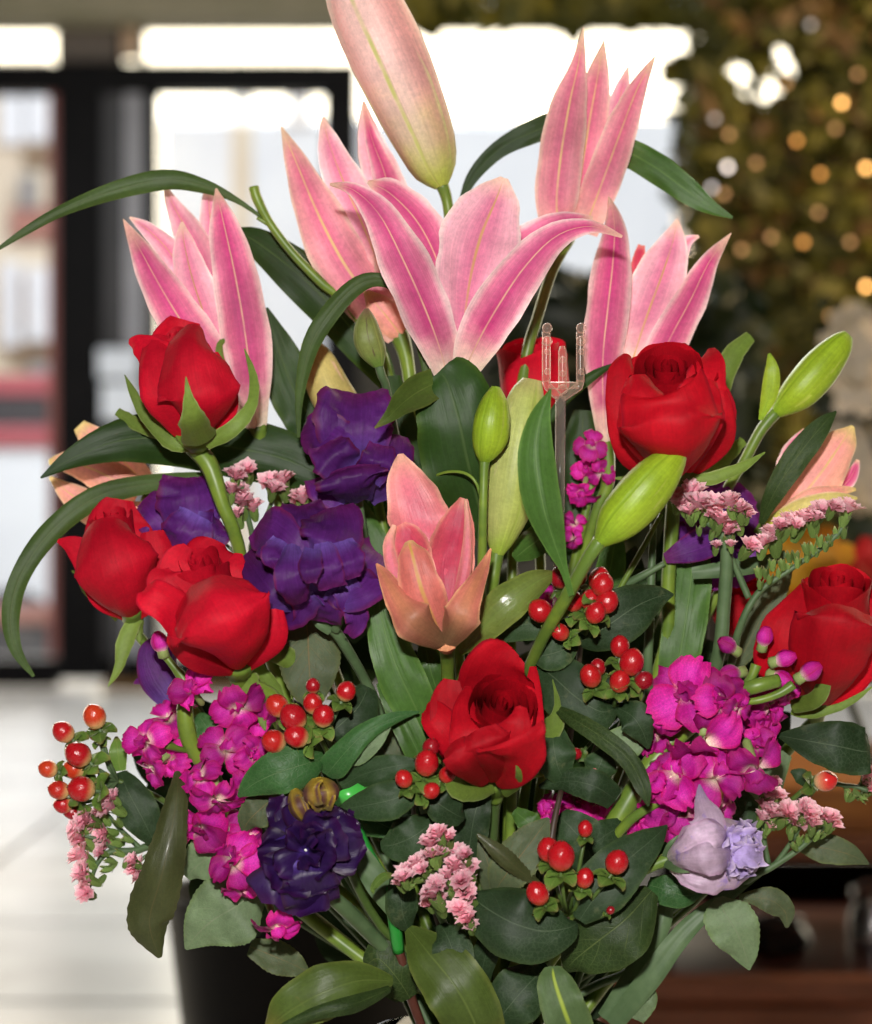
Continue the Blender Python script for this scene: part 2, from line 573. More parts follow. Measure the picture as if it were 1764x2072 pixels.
street('white_building', 'pale white building across the street behind the main window', 'building', [
    ('wall', (330, 240, 1650, 1390), M_WHITE, 0), ('pillar', (470, 190, 508, 1390), M_CREAM, 60),
    ('sign_panel', (578, 196, 628, 250), M_BROWN, 90), ('wall', (360, 560, 650, 1100), M_WHITE, 30),
    ('sill', (330, 880, 1650, 893), M_GREYST, 60)], 16500)
g = Thing('street_sign', 'white board standing outside behind the dark door leaf', 'sign', P(240, 1330, 9500))
for r in ((198, 705, 278, 765), (205, 775, 280, 850)):
    m = MB(); slab(m, *r, 7955, 7975, 0.004); g.add('board', m, M_WHITE, None, False)
m = MB(); m.tube([P(240, 1376, 7985), P(240, 700, 7985)], [0.012]*2); g.add('pole', m, M_GREYMETAL)

# ------------------------------------------------------------------ right side: hanging foliage with fairy lights
M_DRY = [plain_mat('dry_leaf_olive', (0.17, 0.16, 0.014), (0.07, 0.075, 0.009), rough=0.6, scale=9, bump=0, var=0.4),
         plain_mat('dry_leaf_brown', (0.16, 0.085, 0.02), (0.09, 0.05, 0.012), rough=0.6, scale=9, bump=0, var=0.4),
         plain_mat('dark_green_leaf', (0.02, 0.035, 0.008), (0.012, 0.02, 0.006), rough=0.45, scale=9, bump=0, var=0.4)]


def leaf_cloud(region, n, size, seed, hole=None):
    """n small folded leaves in a slab; region(rng) gives a (x, y, d) photo point"""
    rng = random.Random(seed)
    mb = MB()
    while n > 0:
        x, y, d = region(rng)
        if hole and hole(x, y) and rng.random() > 0.04: continue
        n -= 1
        c = P(x, y, d)
        l = rng.uniform(0.7, 1.3)*size
        a = Vector((rng.gauss(0, 1), rng.gauss(0, 0.7), rng.gauss(-0.4, 1))).normalized()
        s_ = a.cross(Vector((rng.gauss(0, 0.5), -1, rng.gauss(0, 0.5)))).normalized()*l*0.3
        up = s_.cross(a).normalized()*l*0.1
        b = len(mb.v)
        mb.v += [c - a*l*0.5, c + s_ - up, c + a*l*0.5, c - s_ - up, c + up*0.5]
        mb.uv += [(0.5, 0), (1, 0.5), (0.5, 1), (0, 0.5), (0.5, 0.5)]
        mb.f += [(b, b+1, b+4), (b+1, b+2, b+4), (b+2, b+3, b+4), (b+3, b, b+4)]
    return mb


def hole(x, y):
    if ((x-1545)/88)**2 + ((y-165)/46 - 0.35*math.sin(x*0.05))**2 < 1: return True
    if ((x-1560)/50)**2 + ((y-100)/26)**2 < 1: return True
    return False


def reg_curtain(rng):
    y = rng.uniform(-120, 1080)
    lim = 1415 + 14*math.sin(y*0.03) + (25 if y < 90 else 0) + max(0, (y-560)*0.05)
    return rng.uniform(lim - 75*rng.random()**4, 1960), y, rng.uniform(2750, 3400)


single('hanging_foliage', leaf_cloud(reg_curtain, 11500, 0.05, 5, hole), M_DRY[0], 'tall curtain of hanging olive brown dried foliage at right', 'foliage', kind='stuff')
single('hanging_foliage', leaf_cloud(reg_curtain, 2600, 0.05, 6, hole), M_DRY[1], 'tall curtain of hanging brown dried foliage at right', 'foliage', kind='stuff')
single('garland', leaf_cloud(lambda r: (r.uniform(840, 1480), r.gauss(8, 22), r.uniform(3000, 3300)), 1300, 0.07, 7,
                             lambda x, y: y > 34 + 16*math.sin(x*0.045) + 12*math.sin(x*0.11)), M_DRY[0],
       'olive garland of dried leaves hung along the top of the window', 'garland', kind='stuff')
single('shelf_foliage', leaf_cloud(lambda r: (r.uniform(1035, 1520), 560 + 500*r.random()**0.8 + abs(r.gauss(0, 20)), r.uniform(1900, 2600)), 3800, 0.085, 8,
                                   lambda x, y: y < 545 + (x-1080)*0.16 + 22*math.sin(x*0.05)), M_DRY[2],
       'dark green leafy plants standing under the window behind the bouquet', 'plant', kind='stuff')
# the dark back panel the curtain hangs on, below the opening
cb = Thing('foliage_stand', 'dark brown board behind the hanging dried foliage', 'board', P(1600, 1390, 3700))
g = MB(); slab(g, 1420, 235, 2000, 1390, 3600, 3640, 0.005); cb.add('board', g, M_WALL, None, False)
g = MB(); slab(g, 1650, -160, 2000, 233, 3600, 3640, 0.005); cb.add('board', g, M_WALL, None, False)

sl = Thing('fairy_lights', 'string of warm fairy lights glowing in the dried foliage', 'fairy lights', P(1600, 0, 2900))
M_BULB = [emit_mat('warm_bulb', (1.0, 0.5, 0.14), 9), emit_mat('dim_warm_bulb', (1.0, 0.42, 0.1), 3.2), emit_mat('faint_bulb', (1.0, 0.5, 0.2), 1.6)]
M_BULBW = [emit_mat('white_bulb', (1.0, 0.85, 0.75), 6), emit_mat('dim_white_bulb', (0.9, 0.8, 0.8), 2.4), emit_mat('faint_white_bulb', (0.9, 0.75, 0.65), 1.4)]
M_WIRE = plain_mat('dark_wire', (0.01, 0.012, 0.008), rough=0.5)
bul = [(1703, 208, 1, 1.1), (1612, 285, .6, .8), (1660, 352, .6, 1), (1752, 340, 1.0, 1.2), (1475, 272, .4, .7), (1472, 338, .9, 0), (1440, 380, .6, 0),
       (1465, 392, .4, .5), (1752, 580, .9, 1.1), (1510, 752, .6, .6), (1690, 260, .3, .5), (1560, 480, .4, .5), (1625, 490, .5, .9), (1530, 330, .4, .4),
       (1590, 170, .4, .5), (1655, 430, .3, .5), (1530, 640, .3, .4), (1720, 490, .3, .6), (1500, 505, .3, .5), (1735, 150, .3, .5), (1680, 640, .4, .6), (1640, 50, .4, 0), (1446, 240, .4, 0)]
wp = []
for i, (x, y, s_, warm) in enumerate(bul):
    d = 2700 - (i % 5)*12
    c = P(x, y, d)
    m = MB(); m.ball(c, 0.005, ns=10, nr=6)
    sl.add('bulb', m, (M_BULB if warm else M_BULBW)[0 if s_ >= 0.9 else (1 if s_ >= 0.5 else 2)])
    wp.append((y, c))
wp = [c + Vector((0, 0.03, 0.012)) for y, c in sorted(wp, key=lambda q: q[0])]
m = MB(); m.tube(wp, [0.0012]*len(wp), 5); sl.add('wire', m, M_WIRE)


# ------------------------------------------------------------------ flowers and furniture far right
def blur_bunch(name, label, cat, c, d, petals, mat, size, spread, seed, leafmat=M_DRY[2]):
    rng = random.Random(seed)
    t = Thing(name, label, cat, P(c[0], c[1] + spread[1], d))
    for i in range(petals):
        p = P(c[0] + rng.gauss(0, 0.45)*spread[0], c[1] + rng.gauss(0, 0.45)*spread[1], d + rng.uniform(-120, 120))
        m = MB()
        f = Vector((rng.gauss(0, .5), -1, rng.gauss(0, .5))).normalized()
        ax = f.to_track_quat('Z', 'Y').to_matrix()
        for k in range(5):
            a = k*6.283/5 + rng.random()*0.3
            rows = []; uv = []
            for ii in range(4):
                tt = ii/3
                w = size*0.42*math.sin(0.3 + tt*2.3)
                rows.append([p + ax @ Vector((math.cos(a)*tt*size - math.sin(a)*w*q, math.sin(a)*tt*size + math.cos(a)*w*q, size*0.35*tt*(1-0.7*tt) + 0.1*size*q*q)) for q in (-1, 0, 1)])
                uv.append([(0.5 + q*0.5, 1 - tt) for q in (-1, 0, 1)])
            m.grid(rows, uv)
        t.add('flower_head', m, mat)
    m = leaf_cloud(lambda r: (c[0] + r.gauss(0, 0.6)*spread[0], c[1] + spread[1]*0.5 + r.gauss(0, 0.6)*spread[1], d + r.uniform(60, 220)), 160, size*1.3, seed)
    t.add('foliage', m, leafmat)
    g = MB(); b = P(c[0], c[1] + spread[1], d + 80); g.tube([b, Vector((b.x + 0.22, b.y + 0.05, b.z - 0.55))], [0.004, 0.005]); t.add('stem', g, leafmat)
    return t


M_ORCH = plain_mat('cream_petal', (0.62, 0.55, 0.42), (0.68, 0.6, 0.5), rough=0.6, scale=20, bump=0, var=0.1)
M_YEL = plain_mat('yellow_petal', (0.75, 0.38, 0.01), (0.65, 0.28, 0.01), rough=0.6, scale=20, bump=0)
M_REDB = plain_mat('red_petal_far', (0.5, 0.01, 0.01), (0.35, 0.008, 0.01), rough=0.6, scale=20, bump=0)
blur_bunch('white_flowers', 'cream white flower cluster standing blurred at the right edge', 'flowers', (1735, 730), 1500, 26, M_ORCH, 0.032, (62, 70), 3)
blur_bunch('white_flowers', 'smaller cream flower spray lower at the right edge under the white cluster', 'flowers', (1730, 930), 1700, 12, M_ORCH, 0.032, (50, 90), 13)
blur_bunch('yellow_flowers', 'yellow flowers glowing blurred behind the rightmost red rose', 'flowers', (1625, 1120), 800, 14, M_YEL, 0.026, (80, 56), 4)
blur_bunch('red_flowers', 'blurred red flowers between yellow blooms and the right edge', 'flowers', (1762, 1150), 900, 6, M_REDB, 0.022, (26, 40), 9)
M_WOOD = plain_mat('cabinet_wood', (0.26, 0.085, 0.045), (0.14, 0.045, 0.024), rough=0.4, spec=0.4, scale=7, stretch=(1, 6, 9), bump=0.03)
M_WOOD2 = plain_mat('cabinet_top_wood', (0.42, 0.17, 0.04), (0.3, 0.11, 0.03), rough=0.4, spec=0.4, scale=7, stretch=(1, 6, 9), bump=0.03)
M_SILV = plain_mat('silver_metal', (0.6, 0.6, 0.6), rough=0.25, metallic=0.9)
cbn = Thing('cabinet', 'red brown wooden cabinet with open dark shelf at lower right', 'cabinet', P(1600, 2400, 1700))
def cab(nm, r, mat, d0, d1):
    g = MB(); slab(g, *r, d0, d1, 0.004); cbn.add(nm, g, mat, None, False)
cab('top', (1330, 1590, 2300, 1690), M_WOOD2, 1600, 2150)
cab('top_edge', (1345, 1692, 2300, 1742), M_WOOD, 1590, 2150)
cab('shelf', (1200, 1975, 2300, 2030), M_WOOD, 1580, 2150)
cab('drawer', (1205, 2034, 2300, 2330), M_WOOD, 1590, 2150)
cab('back_panel', (1345, 1744, 2300, 1973), M_BLACK, 2130, 2150)
cab('side_panel', (1335, 1744, 1360, 1973), M_BLACK, 1600, 2128)
cab('leg', (1205, 2332, 1260, 2560), M_WOOD, 1600, 1660)
cab('leg', (2200, 2332, 2260, 2560), M_WOOD, 1600, 1660)
g = MB(); c = P(1680, 2160, 1585); g.ball(c, 0.012); cbn.add('knob', g, M_BLACK)
def lathe(mb, c, prof, ns=24):
    rows = [[c + Vector((r*math.cos(2*math.pi*k/ns), r*math.sin(2*math.pi*k/ns), z)) for k in range(ns)] for r, z in prof]
    mb.grid(rows, [[(k/ns, i/len(prof)) for k in range(ns)] for i in range(len(prof))], True)
c = P(1772, 1972, 1750)
g = Thing('silver_jar', 'shiny silver jar on the dark cabinet shelf at the right edge', 'jar', c)
m = MB(); lathe(m, c, [(0.0, 0), (0.026, 0), (0.034, 0.03), (0.034, 0.075), (0.026, 0.09), (0.03, 0.1)]); g.add('body', m, M_SILV)
m = MB(); lathe(m, c, [(0.031, 0.1), (0.03, 0.108), (0.012, 0.116), (0.0, 0.118)]); g.add('lid', m, M_SILV)
c = P(1570, 1972, 1760)
g = Thing('small_glass_pot', 'small dim glass pot on the cabinet shelf left of the silver jar', 'pot', c)
m = MB(); lathe(m, c, [(0.0, 0), (0.03, 0), (0.042, 0.02), (0.045, 0.05), (0.03, 0.065)]); g.add('body', m, plain_mat('dim_glass', (0.06, 0.055, 0.05), rough=0.15))
m = MB(); lathe(m, c, [(0.031, 0.065), (0.034, 0.072), (0.0, 0.075)]); g.add('lid', m, M_GREYMETAL)

# black flower bucket standing on the floor well behind the vase
c = P(612, 2072, 1100); c.z = 0.0
bk = Thing('flower_bucket', 'tall black tapered flower bucket on the floor behind the bouquet', 'bucket', c)
m = MB(); top = P(585, 1795, 1100).z
lathe(m, c, [(0.0, 0), (0.088, 0.0), (0.092, 0.006), (0.132, top-0.012), (0.135, top-0.008), (0.134, top), (0.129, top-0.004), (0.122, top-0.06), (0.0, top-0.07)], 40)
bk.add('body', m, M_BLACK)
# ------------------------------------------------------------------ bouquet materials
PM = petal_mat
M_ROSE = PM('red_rose_petal', (0.52, 0.004, 0.02), edge=(0.36, 0.003, 0.018), root=(0.5, 0.012, 0.012), root0=0.9, edge0=0.9, rough=0.62, spec=0.18, trans=0.15, vein=0.2, vsc=(40, 1.4), var=0.16, bump=0.2, fine=0.25)
M_ROSED = PM('deep_red_rose_petal', (0.42, 0.0025, 0.011), edge=(0.26, 0.002, 0.011), edge0=0.9, rough=0.62, spec=0.18, trans=0.15, vein=0.2, vsc=(40, 1.4), var=0.2, bump=0.2, fine=0.25)
M_SEPAL = PM('rose_sepal', (0.13, 0.2, 0.03), edge=(0.2, 0.25, 0.08), rough=0.5, trans=0.1, vein=0.2, back=(0.3, 0.36, 0.2))
M_STEM = plain_mat('green_stem', (0.17, 0.25, 0.03), (0.1, 0.17, 0.025), rough=0.4, spec=0.4, scale=60, bump=0.1, dist=0.0006)
M_STEMD = plain_mat('dark_green_stem', (0.07, 0.12, 0.02), (0.05, 0.09, 0.02), rough=0.45, spec=0.4, scale=60, bump=0.1, dist=0.0006)
M_STEMG = plain_mat('grey_green_stem', (0.1, 0.16, 0.07), (0.07, 0.12, 0.05), rough=0.5, spec=0.35, scale=60, bump=0.1, dist=0.0006)
M_STEMB = plain_mat('brown_twig', (0.06, 0.035, 0.02), (0.04, 0.025, 0.018), rough=0.5, scale=80, bump=0.1, dist=0.0006)
M_LILY = PM('pink_lily_petal', (0.74, 0.2, 0.34), edge=(0.93, 0.66, 0.66), deep=(0.52, 0.045, 0.19), rib=(0.7, 0.4, 0.28), tip=(0.78, 0.5, 0.38), tip0=0.22,
            root=(0.78, 0.64, 0.5), root0=0.72, ribw=0.055, vein=0.34, vsc=(46, 1.2), trans=0.25, rough=0.5, var=0.07, edge0=0.62, bump=0.3)
M_LILYP = PM('pale_pink_lily_petal', (0.8, 0.33, 0.39), edge=(0.9, 0.64, 0.56), deep=(0.66, 0.15, 0.26), rib=(0.68, 0.5, 0.2), tip=(0.75, 0.55, 0.38), tip0=0.25,
             root=(0.74, 0.42, 0.36), ribw=0.075, vein=0.32, vsc=(46, 1.2), trans=0.3, rough=0.5, var=0.07, edge0=0.75)
M_LILYI = PM('lily_petal_inside', (0.85, 0.45, 0.54), edge=(0.94, 0.74, 0.72), rib=(0.6, 0.36, 0.12), deep=(0.68, 0.2, 0.34), tip=(0.82, 0.56, 0.45), root=(0.78, 0.55, 0.46), ribw=0.055, vein=0.3, vsc=(40, 1.2), trans=0.3, var=0.06)
M_LILYB = PM('big_bud_petal', (0.92, 0.45, 0.42), edge=(0.88, 0.78, 0.42), deep=(0.95, 0.64, 0.58), rib=(0.52, 0.56, 0.14), tip=(0.82, 0.5, 0.4), tip0=0.3,
             root=(0.4, 0.5, 0.08), root0=0.5, ribw=0.07, vein=0.28, trans=0.2, var=0.05, edge0=0.8, vsc=(24, 1.2))
M_SALM = PM('salmon_lily_petal', (0.78, 0.24, 0.24), edge=(0.82, 0.42, 0.3), deep=(0.7, 0.14, 0.2), root=(0.6, 0.06, 0.12), root0=0.3, tip=(0.82, 0.42, 0.3), tip0=0.4, rough=0.42, spec=0.45, vein=0.14, trans=0.15, var=0.05, fine=0.3)
M_SALMD = PM('rose_pink_lily_petal', (0.64, 0.09, 0.13), edge=(0.78, 0.3, 0.24), deep=(0.48, 0.03, 0.08), tip=(0.76, 0.25, 0.2), rough=0.42, spec=0.4, vein=0.14, trans=0.15, var=0.05, edge0=0.72)
M_SALMF = PM('salmon_outer_petal', (0.62, 0.16, 0.13), edge=(0.72, 0.3, 0.2), rib=(0.5, 0.33, 0.05), tip=(0.76, 0.45, 0.2), tip0=0.3, root=(0.42, 0.2, 0.12), root0=0.7, ribw=0.14, rough=0.45, vein=0.16, trans=0.12, var=0.05)
M_SALMO = PM('orange_outer_petal', (0.56, 0.17, 0.12), edge=(0.74, 0.38, 0.2), edge0=0.82, deep=(0.48, 0.17, 0.09), tip=(0.7, 0.3, 0.15), tip0=0.25, root=(0.17, 0.1, 0.05), root0=0.5, rough=0.45, vein=0.3, vsc=(44, 1.5), trans=0.1, var=0.05)
M_PEACH = PM('peach_lily_petal', (0.82, 0.38, 0.28), edge=(0.84, 0.54, 0.36), deep=(0.78, 0.3, 0.27), tip=(0.72, 0.56, 0.2), tip0=0.3, root=(0.66, 0.3, 0.2), rib=(0.7, 0.48, 0.18), vein=0.18, trans=0.15, var=0.08)
M_YLILY = PM('yellow_lily_petal', (0.62, 0.52, 0.17), edge=(0.8, 0.55, 0.35), root=(0.5, 0.5, 0.08), vein=0.18, trans=0.15, var=0.08)
M_BUD = PM('green_bud_petal', (0.27, 0.38, 0.02), edge=(0.36, 0.44, 0.06), deep=(0.27, 0.4, 0.02), rib=(0.2, 0.32, 0.015), tip=(0.2, 0.33, 0.02), tip0=0.12, root=(0.22, 0.36, 0.02), ribw=0.07, rough=0.42, spec=0.4, vein=0.32, vsc=(22, 0.8), trans=0.08, var=0.06)
M_BUDP = PM('pale_bud_petal', (0.46, 0.5, 0.15), edge=(0.52, 0.53, 0.2), deep=(0.4, 0.46, 0.1), rib=(0.34, 0.42, 0.07), tip=(0.5, 0.48, 0.16), root=(0.3, 0.42, 0.05), ribw=0.07, rough=0.45, spec=0.4, vein=0.32, vsc=(20, 0.8), trans=0.08, var=0.06, fine=0.3)
M_BUDB = PM('brown_green_bud_petal', (0.2, 0.24, 0.06), edge=(0.1, 0.05, 0.04), tip=(0.22, 0.13, 0.08), root=(0.14, 0.24, 0.04), rib=(0.26, 0.3, 0.08), rough=0.5, vein=0.25, trans=0.05)
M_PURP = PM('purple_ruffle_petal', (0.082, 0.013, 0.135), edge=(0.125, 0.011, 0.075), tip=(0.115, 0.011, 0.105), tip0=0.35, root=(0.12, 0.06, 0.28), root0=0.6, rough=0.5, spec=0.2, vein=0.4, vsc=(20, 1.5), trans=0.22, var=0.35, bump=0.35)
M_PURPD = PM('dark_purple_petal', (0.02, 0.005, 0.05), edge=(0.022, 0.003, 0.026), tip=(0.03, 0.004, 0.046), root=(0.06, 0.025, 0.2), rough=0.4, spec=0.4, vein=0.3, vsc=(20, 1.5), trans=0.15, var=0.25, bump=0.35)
M_LILAC = PM('pale_lilac_petal', (0.5, 0.36, 0.48), edge=(0.45, 0.27, 0.4), tip=(0.3, 0.2, 0.38), tip0=0.3, root=(0.52, 0.46, 0.45), rough=0.5, vein=0.35, vsc=(10, 2.5), trans=0.15, blotch=(0.24, 0.16, 0.46), blotch_at=0.56, var=0.25)
M_LILACB = PM('blue_lilac_petal', (0.36, 0.27, 0.52), edge=(0.5, 0.4, 0.58), tip=(0.54, 0.44, 0.6), tip0=0.15, rough=0.5, vein=0.3, trans=0.2, var=0.3)
M_STOCK = PM('magenta_stock_petal', (0.52, 0.009, 0.25), edge=(0.45, 0.005, 0.12), tip=(0.5, 0.008, 0.19), tip0=0.3, root=(0.84, 0.7, 0.55), root0=0.58, deep=(0.58, 0.025, 0.36), rough=0.48, spec=0.3, vein=0.3, vsc=(16, 1.2), trans=0.22, var=0.4, bump=0.4)
M_STOCKG = plain_mat('stock_calyx', (0.3, 0.36, 0.12), (0.2, 0.28, 0.08), rough=0.55, scale=70, bump=0.1)
M_STAT = PM('pink_statice_petal', (0.88, 0.4, 0.5), tip=(0.92, 0.62, 0.66), tip0=0.5, root=(0.74, 0.24, 0.32), rough=0.65, vein=0.3, vsc=(24, 2), trans=0.3, var=0.12)
M_STATG = PM('statice_calyx', (0.14, 0.22, 0.05), tip=(0.28, 0.24, 0.1), tip0=0.2, rough=0.55, vein=0.3, trans=0.1, var=0.3)
M_LDARK = PM('dark_lily_leaf', (0.018, 0.045, 0.007), edge=(0.03, 0.06, 0.008), rib=(0.045, 0.08, 0.02), ribw=0.05, rough=0.48, spec=0.20, vein=0.22, vsc=(18, 0.5), trans=0.06, var=0.2, bump=0.18)
M_LMID = PM('mid_green_leaf', (0.05, 0.115, 0.02), edge=(0.08, 0.16, 0.03), rib=(0.09, 0.17, 0.04), ribw=0.06, rough=0.44, spec=0.25, vein=0.22, vsc=(16, 0.5), trans=0.08, var=0.15, bump=0.21, fine=0.2)
M_LOLIVE = PM('olive_leaf', (0.066, 0.102, 0.018), edge=(0.1, 0.13, 0.024), tip=(0.13, 0.12, 0.025), rib=(0.1, 0.14, 0.03), ribw=0.05, rough=0.44, spec=0.25, vein=0.22, vsc=(14, 0.6), trans=0.08, var=0.15, blotch=(0.13, 0.11, 0.03), blotch_at=0.68)
M_STRAP = PM('strap_leaf', (0.045, 0.078, 0.018), edge=(0.06, 0.095, 0.02), rib=(0.075, 0.1, 0.03), ribw=0.05, rough=0.5, spec=0.2, vein=0.22, vsc=(14, 0.5), trans=0.06, var=0.15, bump=0.15)
M_LSHINE = PM('pale_glossy_leaf', (0.16, 0.22, 0.045), edge=(0.2, 0.25, 0.05), rib=(0.13, 0.2, 0.04), tip=(0.13, 0.15, 0.03), tip0=0.4, ribw=0.05, rough=0.25, spec=0.6, vein=0.25, vsc=(12, 0.5), trans=0.08, blotch=(0.1, 0.1, 0.02), blotch_at=0.68)
M_HYP = PM('blue_green_leaf', (0.02, 0.042, 0.015), edge=(0.03, 0.055, 0.016), rib=(0.07, 0.1, 0.055), ribw=0.03, rough=0.52, spec=0.20, vein=0.14, vsc=(7, 5), trans=0.05, var=0.25, bump=0.15, pinnate=0.3, blotch=(0.055, 0.07, 0.03), blotch_at=0.6)
M_FILLSHADE = PM('gap_shade_filler_leaf', (0.012, 0.026, 0.008), edge=(0.016, 0.03, 0.009), rib=(0.03, 0.045, 0.018), ribw=0.03, rough=0.6, spec=0.15, vein=0.14, vsc=(7, 5), trans=0.04, var=0.3)  # leaf green darkened: the shade of the gaps is put into the colour
M_HYPG = PM('fresh_green_leaf', (0.028, 0.085, 0.022), edge=(0.04, 0.1, 0.025), rib=(0.1, 0.16, 0.07), ribw=0.03, rough=0.46, spec=0.23, vein=0.14, vsc=(7, 5), trans=0.06, var=0.15, pinnate=0.3)
M_PALEL = PM('grey_green_leaf_back', (0.13, 0.19, 0.095), edge=(0.12, 0.18, 0.07), rib=(0.18, 0.22, 0.13), ribw=0.035, rough=0.55, spec=0.25, vein=0.12, vsc=(7, 6), trans=0.1, var=0.12, pinnate=0.5, blotch=(0.16, 0.19, 0.09), blotch_at=0.66)
M_ROSEL = PM('rose_leaf_back', (0.07, 0.095, 0.045), edge=(0.09, 0.11, 0.04), rib=(0.16, 0.12, 0.05), ribw=0.035, rough=0.55, spec=0.25, vein=0.14, vsc=(7, 6), trans=0.1, var=0.15, pinnate=0.5)
M_ROSELD = PM('bronze_rose_leaf', (0.042, 0.05, 0.016), edge=(0.05, 0.055, 0.02), rib=(0.08, 0.07, 0.025), ribw=0.03, rough=0.46, spec=0.25, vein=0.14, vsc=(7, 6), trans=0.05, var=0.12, pinnate=0.3, coat=0.1)
M_DEEPL = PM('deep_green_leaf', (0.022, 0.042, 0.01), edge=(0.03, 0.05, 0.012), rib=(0.09, 0.12, 0.035), ribw=0.03, rough=0.50, spec=0.20, vein=0.14, vsc=(7, 6), trans=0.05, var=0.12, pinnate=0.6)
M_YRIB = PM('yellow_ribbed_leaf', (0.085, 0.14, 0.05), edge=(0.1, 0.15, 0.05), rib=(0.33, 0.42, 0.05), ribw=0.14, rough=0.50, spec=0.20, vein=0.16, vsc=(10, 0.6), trans=0.08)


def berry_mat(name, orange):
    q = NT(name)
    tc = q.node('ShaderNodeTexCoord'); sep = q.node('ShaderNodeSeparateXYZ'); q.set(sep.inputs[0], tc.outputs['UV'])
    info = q.node('ShaderNodeObjectInfo')
    n = q.noise(tc.outputs['Object'], 3, 3)
    r = info.outputs['Random']
    c = q.mix(n, (0.46, 0.008, 0.012), (0.36, 0.006, 0.012))
    c = q.mix(q.ramp(r, 0.3, 0.05, 0, 0.75), c, (0.2, 0.004, 0.012))
    c = q.mix(q.math('MULTIPLY', q.ramp(r, 0.62, 1.0), orange), c, (0.6, 0.07, 0.012))
    c = q.mix(q.math('MULTIPLY', q.ramp(q.math('ADD', sep.outputs[1], q.math('MULTIPLY', r, 0.14)), 0.55, 0.85), min(1.0, orange*1.6)), c, (0.7, 0.5, 0.2))
    nb = q.bump(q.noise(tc.outputs['Object'], 2.4, 3), 0.12, 0.05)
    return q.done(q.principled(c, q.math('MULTIPLY_ADD', n, 0.25, 0.16), 0.45, nb, Coat_Weight=0.15, Coat_Roughness=0.12))


M_BERRY = berry_mat('red_berry', 0.06)
M_BERRYO = berry_mat('orange_red_berry', 0.55)
M_BERRYW = PM('half_ripe_berry', (0.5, 0.02, 0.02), root=(0.7, 0.6, 0.3), root0=0.3, rough=0.22, trans=0.0, vein=0.05, bump=0.05)
M_CALYX = PM('berry_calyx', (0.1, 0.18, 0.03), edge=(0.14, 0.2, 0.04), tip=(0.16, 0.15, 0.04), rib=(0.16, 0.24, 0.05), rough=0.42, spec=0.4, vein=0.2, trans=0.12, var=0.25)
M_BTIP = plain_mat('berry_tip', (0.09, 0.03, 0.015), rough=0.6)

NECK = (998, 2085)


def to_vase(x, y, d, r0, seed, via=None):
    """stem points from a flower's base down into the vase"""
    rng = random.Random(seed * 7 + 3)
    nx = NECK[0] + rng.uniform(-150, 150) * 0.9 + (x - NECK[0]) * 0.08
    nd = rng.uniform(-8, 34)
    p = [(x, y, d, r0)]
    if via: p += list(via)
    lx, ly, ld = p[-1][:3]
    p.append((lx + (nx-lx)*0.42, ly + (NECK[1]-ly)*0.5, ld + (max(nd, 20) + 22 - ld)*0.6, r0*0.95))
    p.append((nx, NECK[1] + 10, nd, r0*0.95))
    p.append((NECK[0]*2 - nx - (nx-NECK[0])*0.0 if False else NECK[0] - (nx-NECK[0])*0.35, 2690, -nd*0.5, r0*0.9))
    return p


def leaf(t, mat, pts, d=None, name='leaf', parent=None, label=None, **kw):
    return t.add(name, blade(pts, **kw), mat, parent, label=label)


# ------------------------------------------------------------------ roses
def rose_petals(base, tip, Rpx, n, openk, seed, spin=0.0, neck=0.14, tight=0.75, flare=0.5, squash=1.0):
    """list of one MB per petal; inner ones first"""
    rng = random.Random(seed)
    b = P(*base); tp = P(*tip)
    z = (tp-b); H = z.length; z.normalize()
    view = (CAMP - b).normalized()
    y = view - z*view.dot(z)
    y.normalize()
    x = y.cross(z)
    Rm = Rpx*UNIT
    out = []
    for k in range(n):
        f = k/(n-1)
        Rk = Rm*(0.1 + 0.9*f**tight)
        hk = H*(0.97 + 0.03*rng.random())*(1 - openk*0.2*f**3 + 0.02*(1-f))
        if f < 0.5: hk *= 0.98 - 0.05*openk
        phi = spin + k*2.3999 + rng.uniform(-0.15, 0.15)
        A = R(112 - 44*f) if f < 0.999 else R(66)
        curl = (0.05 + flare*openk*f**1.6)*rng.uniform(0.8, 1.25)
        lean = rng.uniform(-0.6, 0.6)*f
        mb = MB(); rows = []; uv = []
        nv, nu = 18, 15
        for i in range(nv):
            t = i/(nv-1)
            row = []; ur = []
            for j in range(nu):
                a = -1 + 2*j/(nu-1)
                aw = A*(0.45 + 0.55*sm(0, 0.45, t))
                pt = 0.75*openk*f*f
                te = t*(1 - ((0.06 + 0.16*f)*abs(a)**3.2)*(1-pt) - pt*0.26*abs(a)**1.4 - 0.02*f*math.cos(a*4+seed))
                body = 0.16 + 0.84*math.sin(min(te/0.46, 1)*math.pi/2)**0.85
                nk = neck*(1.25 - 0.5*f) + 0.42*max(0, 1 - f/0.6)
                body -= nk*sm(0.46, 0.86, te)
                c = curl*(0.5 + 1.0*abs(a)**1.5 + lean*a)
                lip = sm(0.70, 1.0, te)**1.6
                body += max(c, 0.02)*lip
                r = Rk*body*(1 + 0.03*mnoise.noise(Vector((a*1.6+seed, t*2.2, k*2.3))) + 0.06*f*lip*mnoise.noise(Vector((a*3.4, k*1.9, seed*0.7))))
                r += Rm*(0.02*abs(a)**4*f + 0.045*a*(1.25-f))
                zz = hk*te - hk*0.30*c*sm(0.86, 1.05, te)**1.4*(0.7+0.6*abs(a))
                zz += hk*0.025*lip*mnoise.noise(Vector((a*2.7, k*3.1+seed, 4.4)))
                # rolled rim
                ang = phi + a*aw
                row.append(b + x*(math.sin(ang)*r*squash) + y*(math.cos(ang)*r) + z*zz)
                ur.append(((a+1)/2, 1-t))
            rows.append(row); uv.append(ur)
        mb.grid(rows, uv)
        out.append(mb)
    return out, (b, x, y, z, H, Rm)


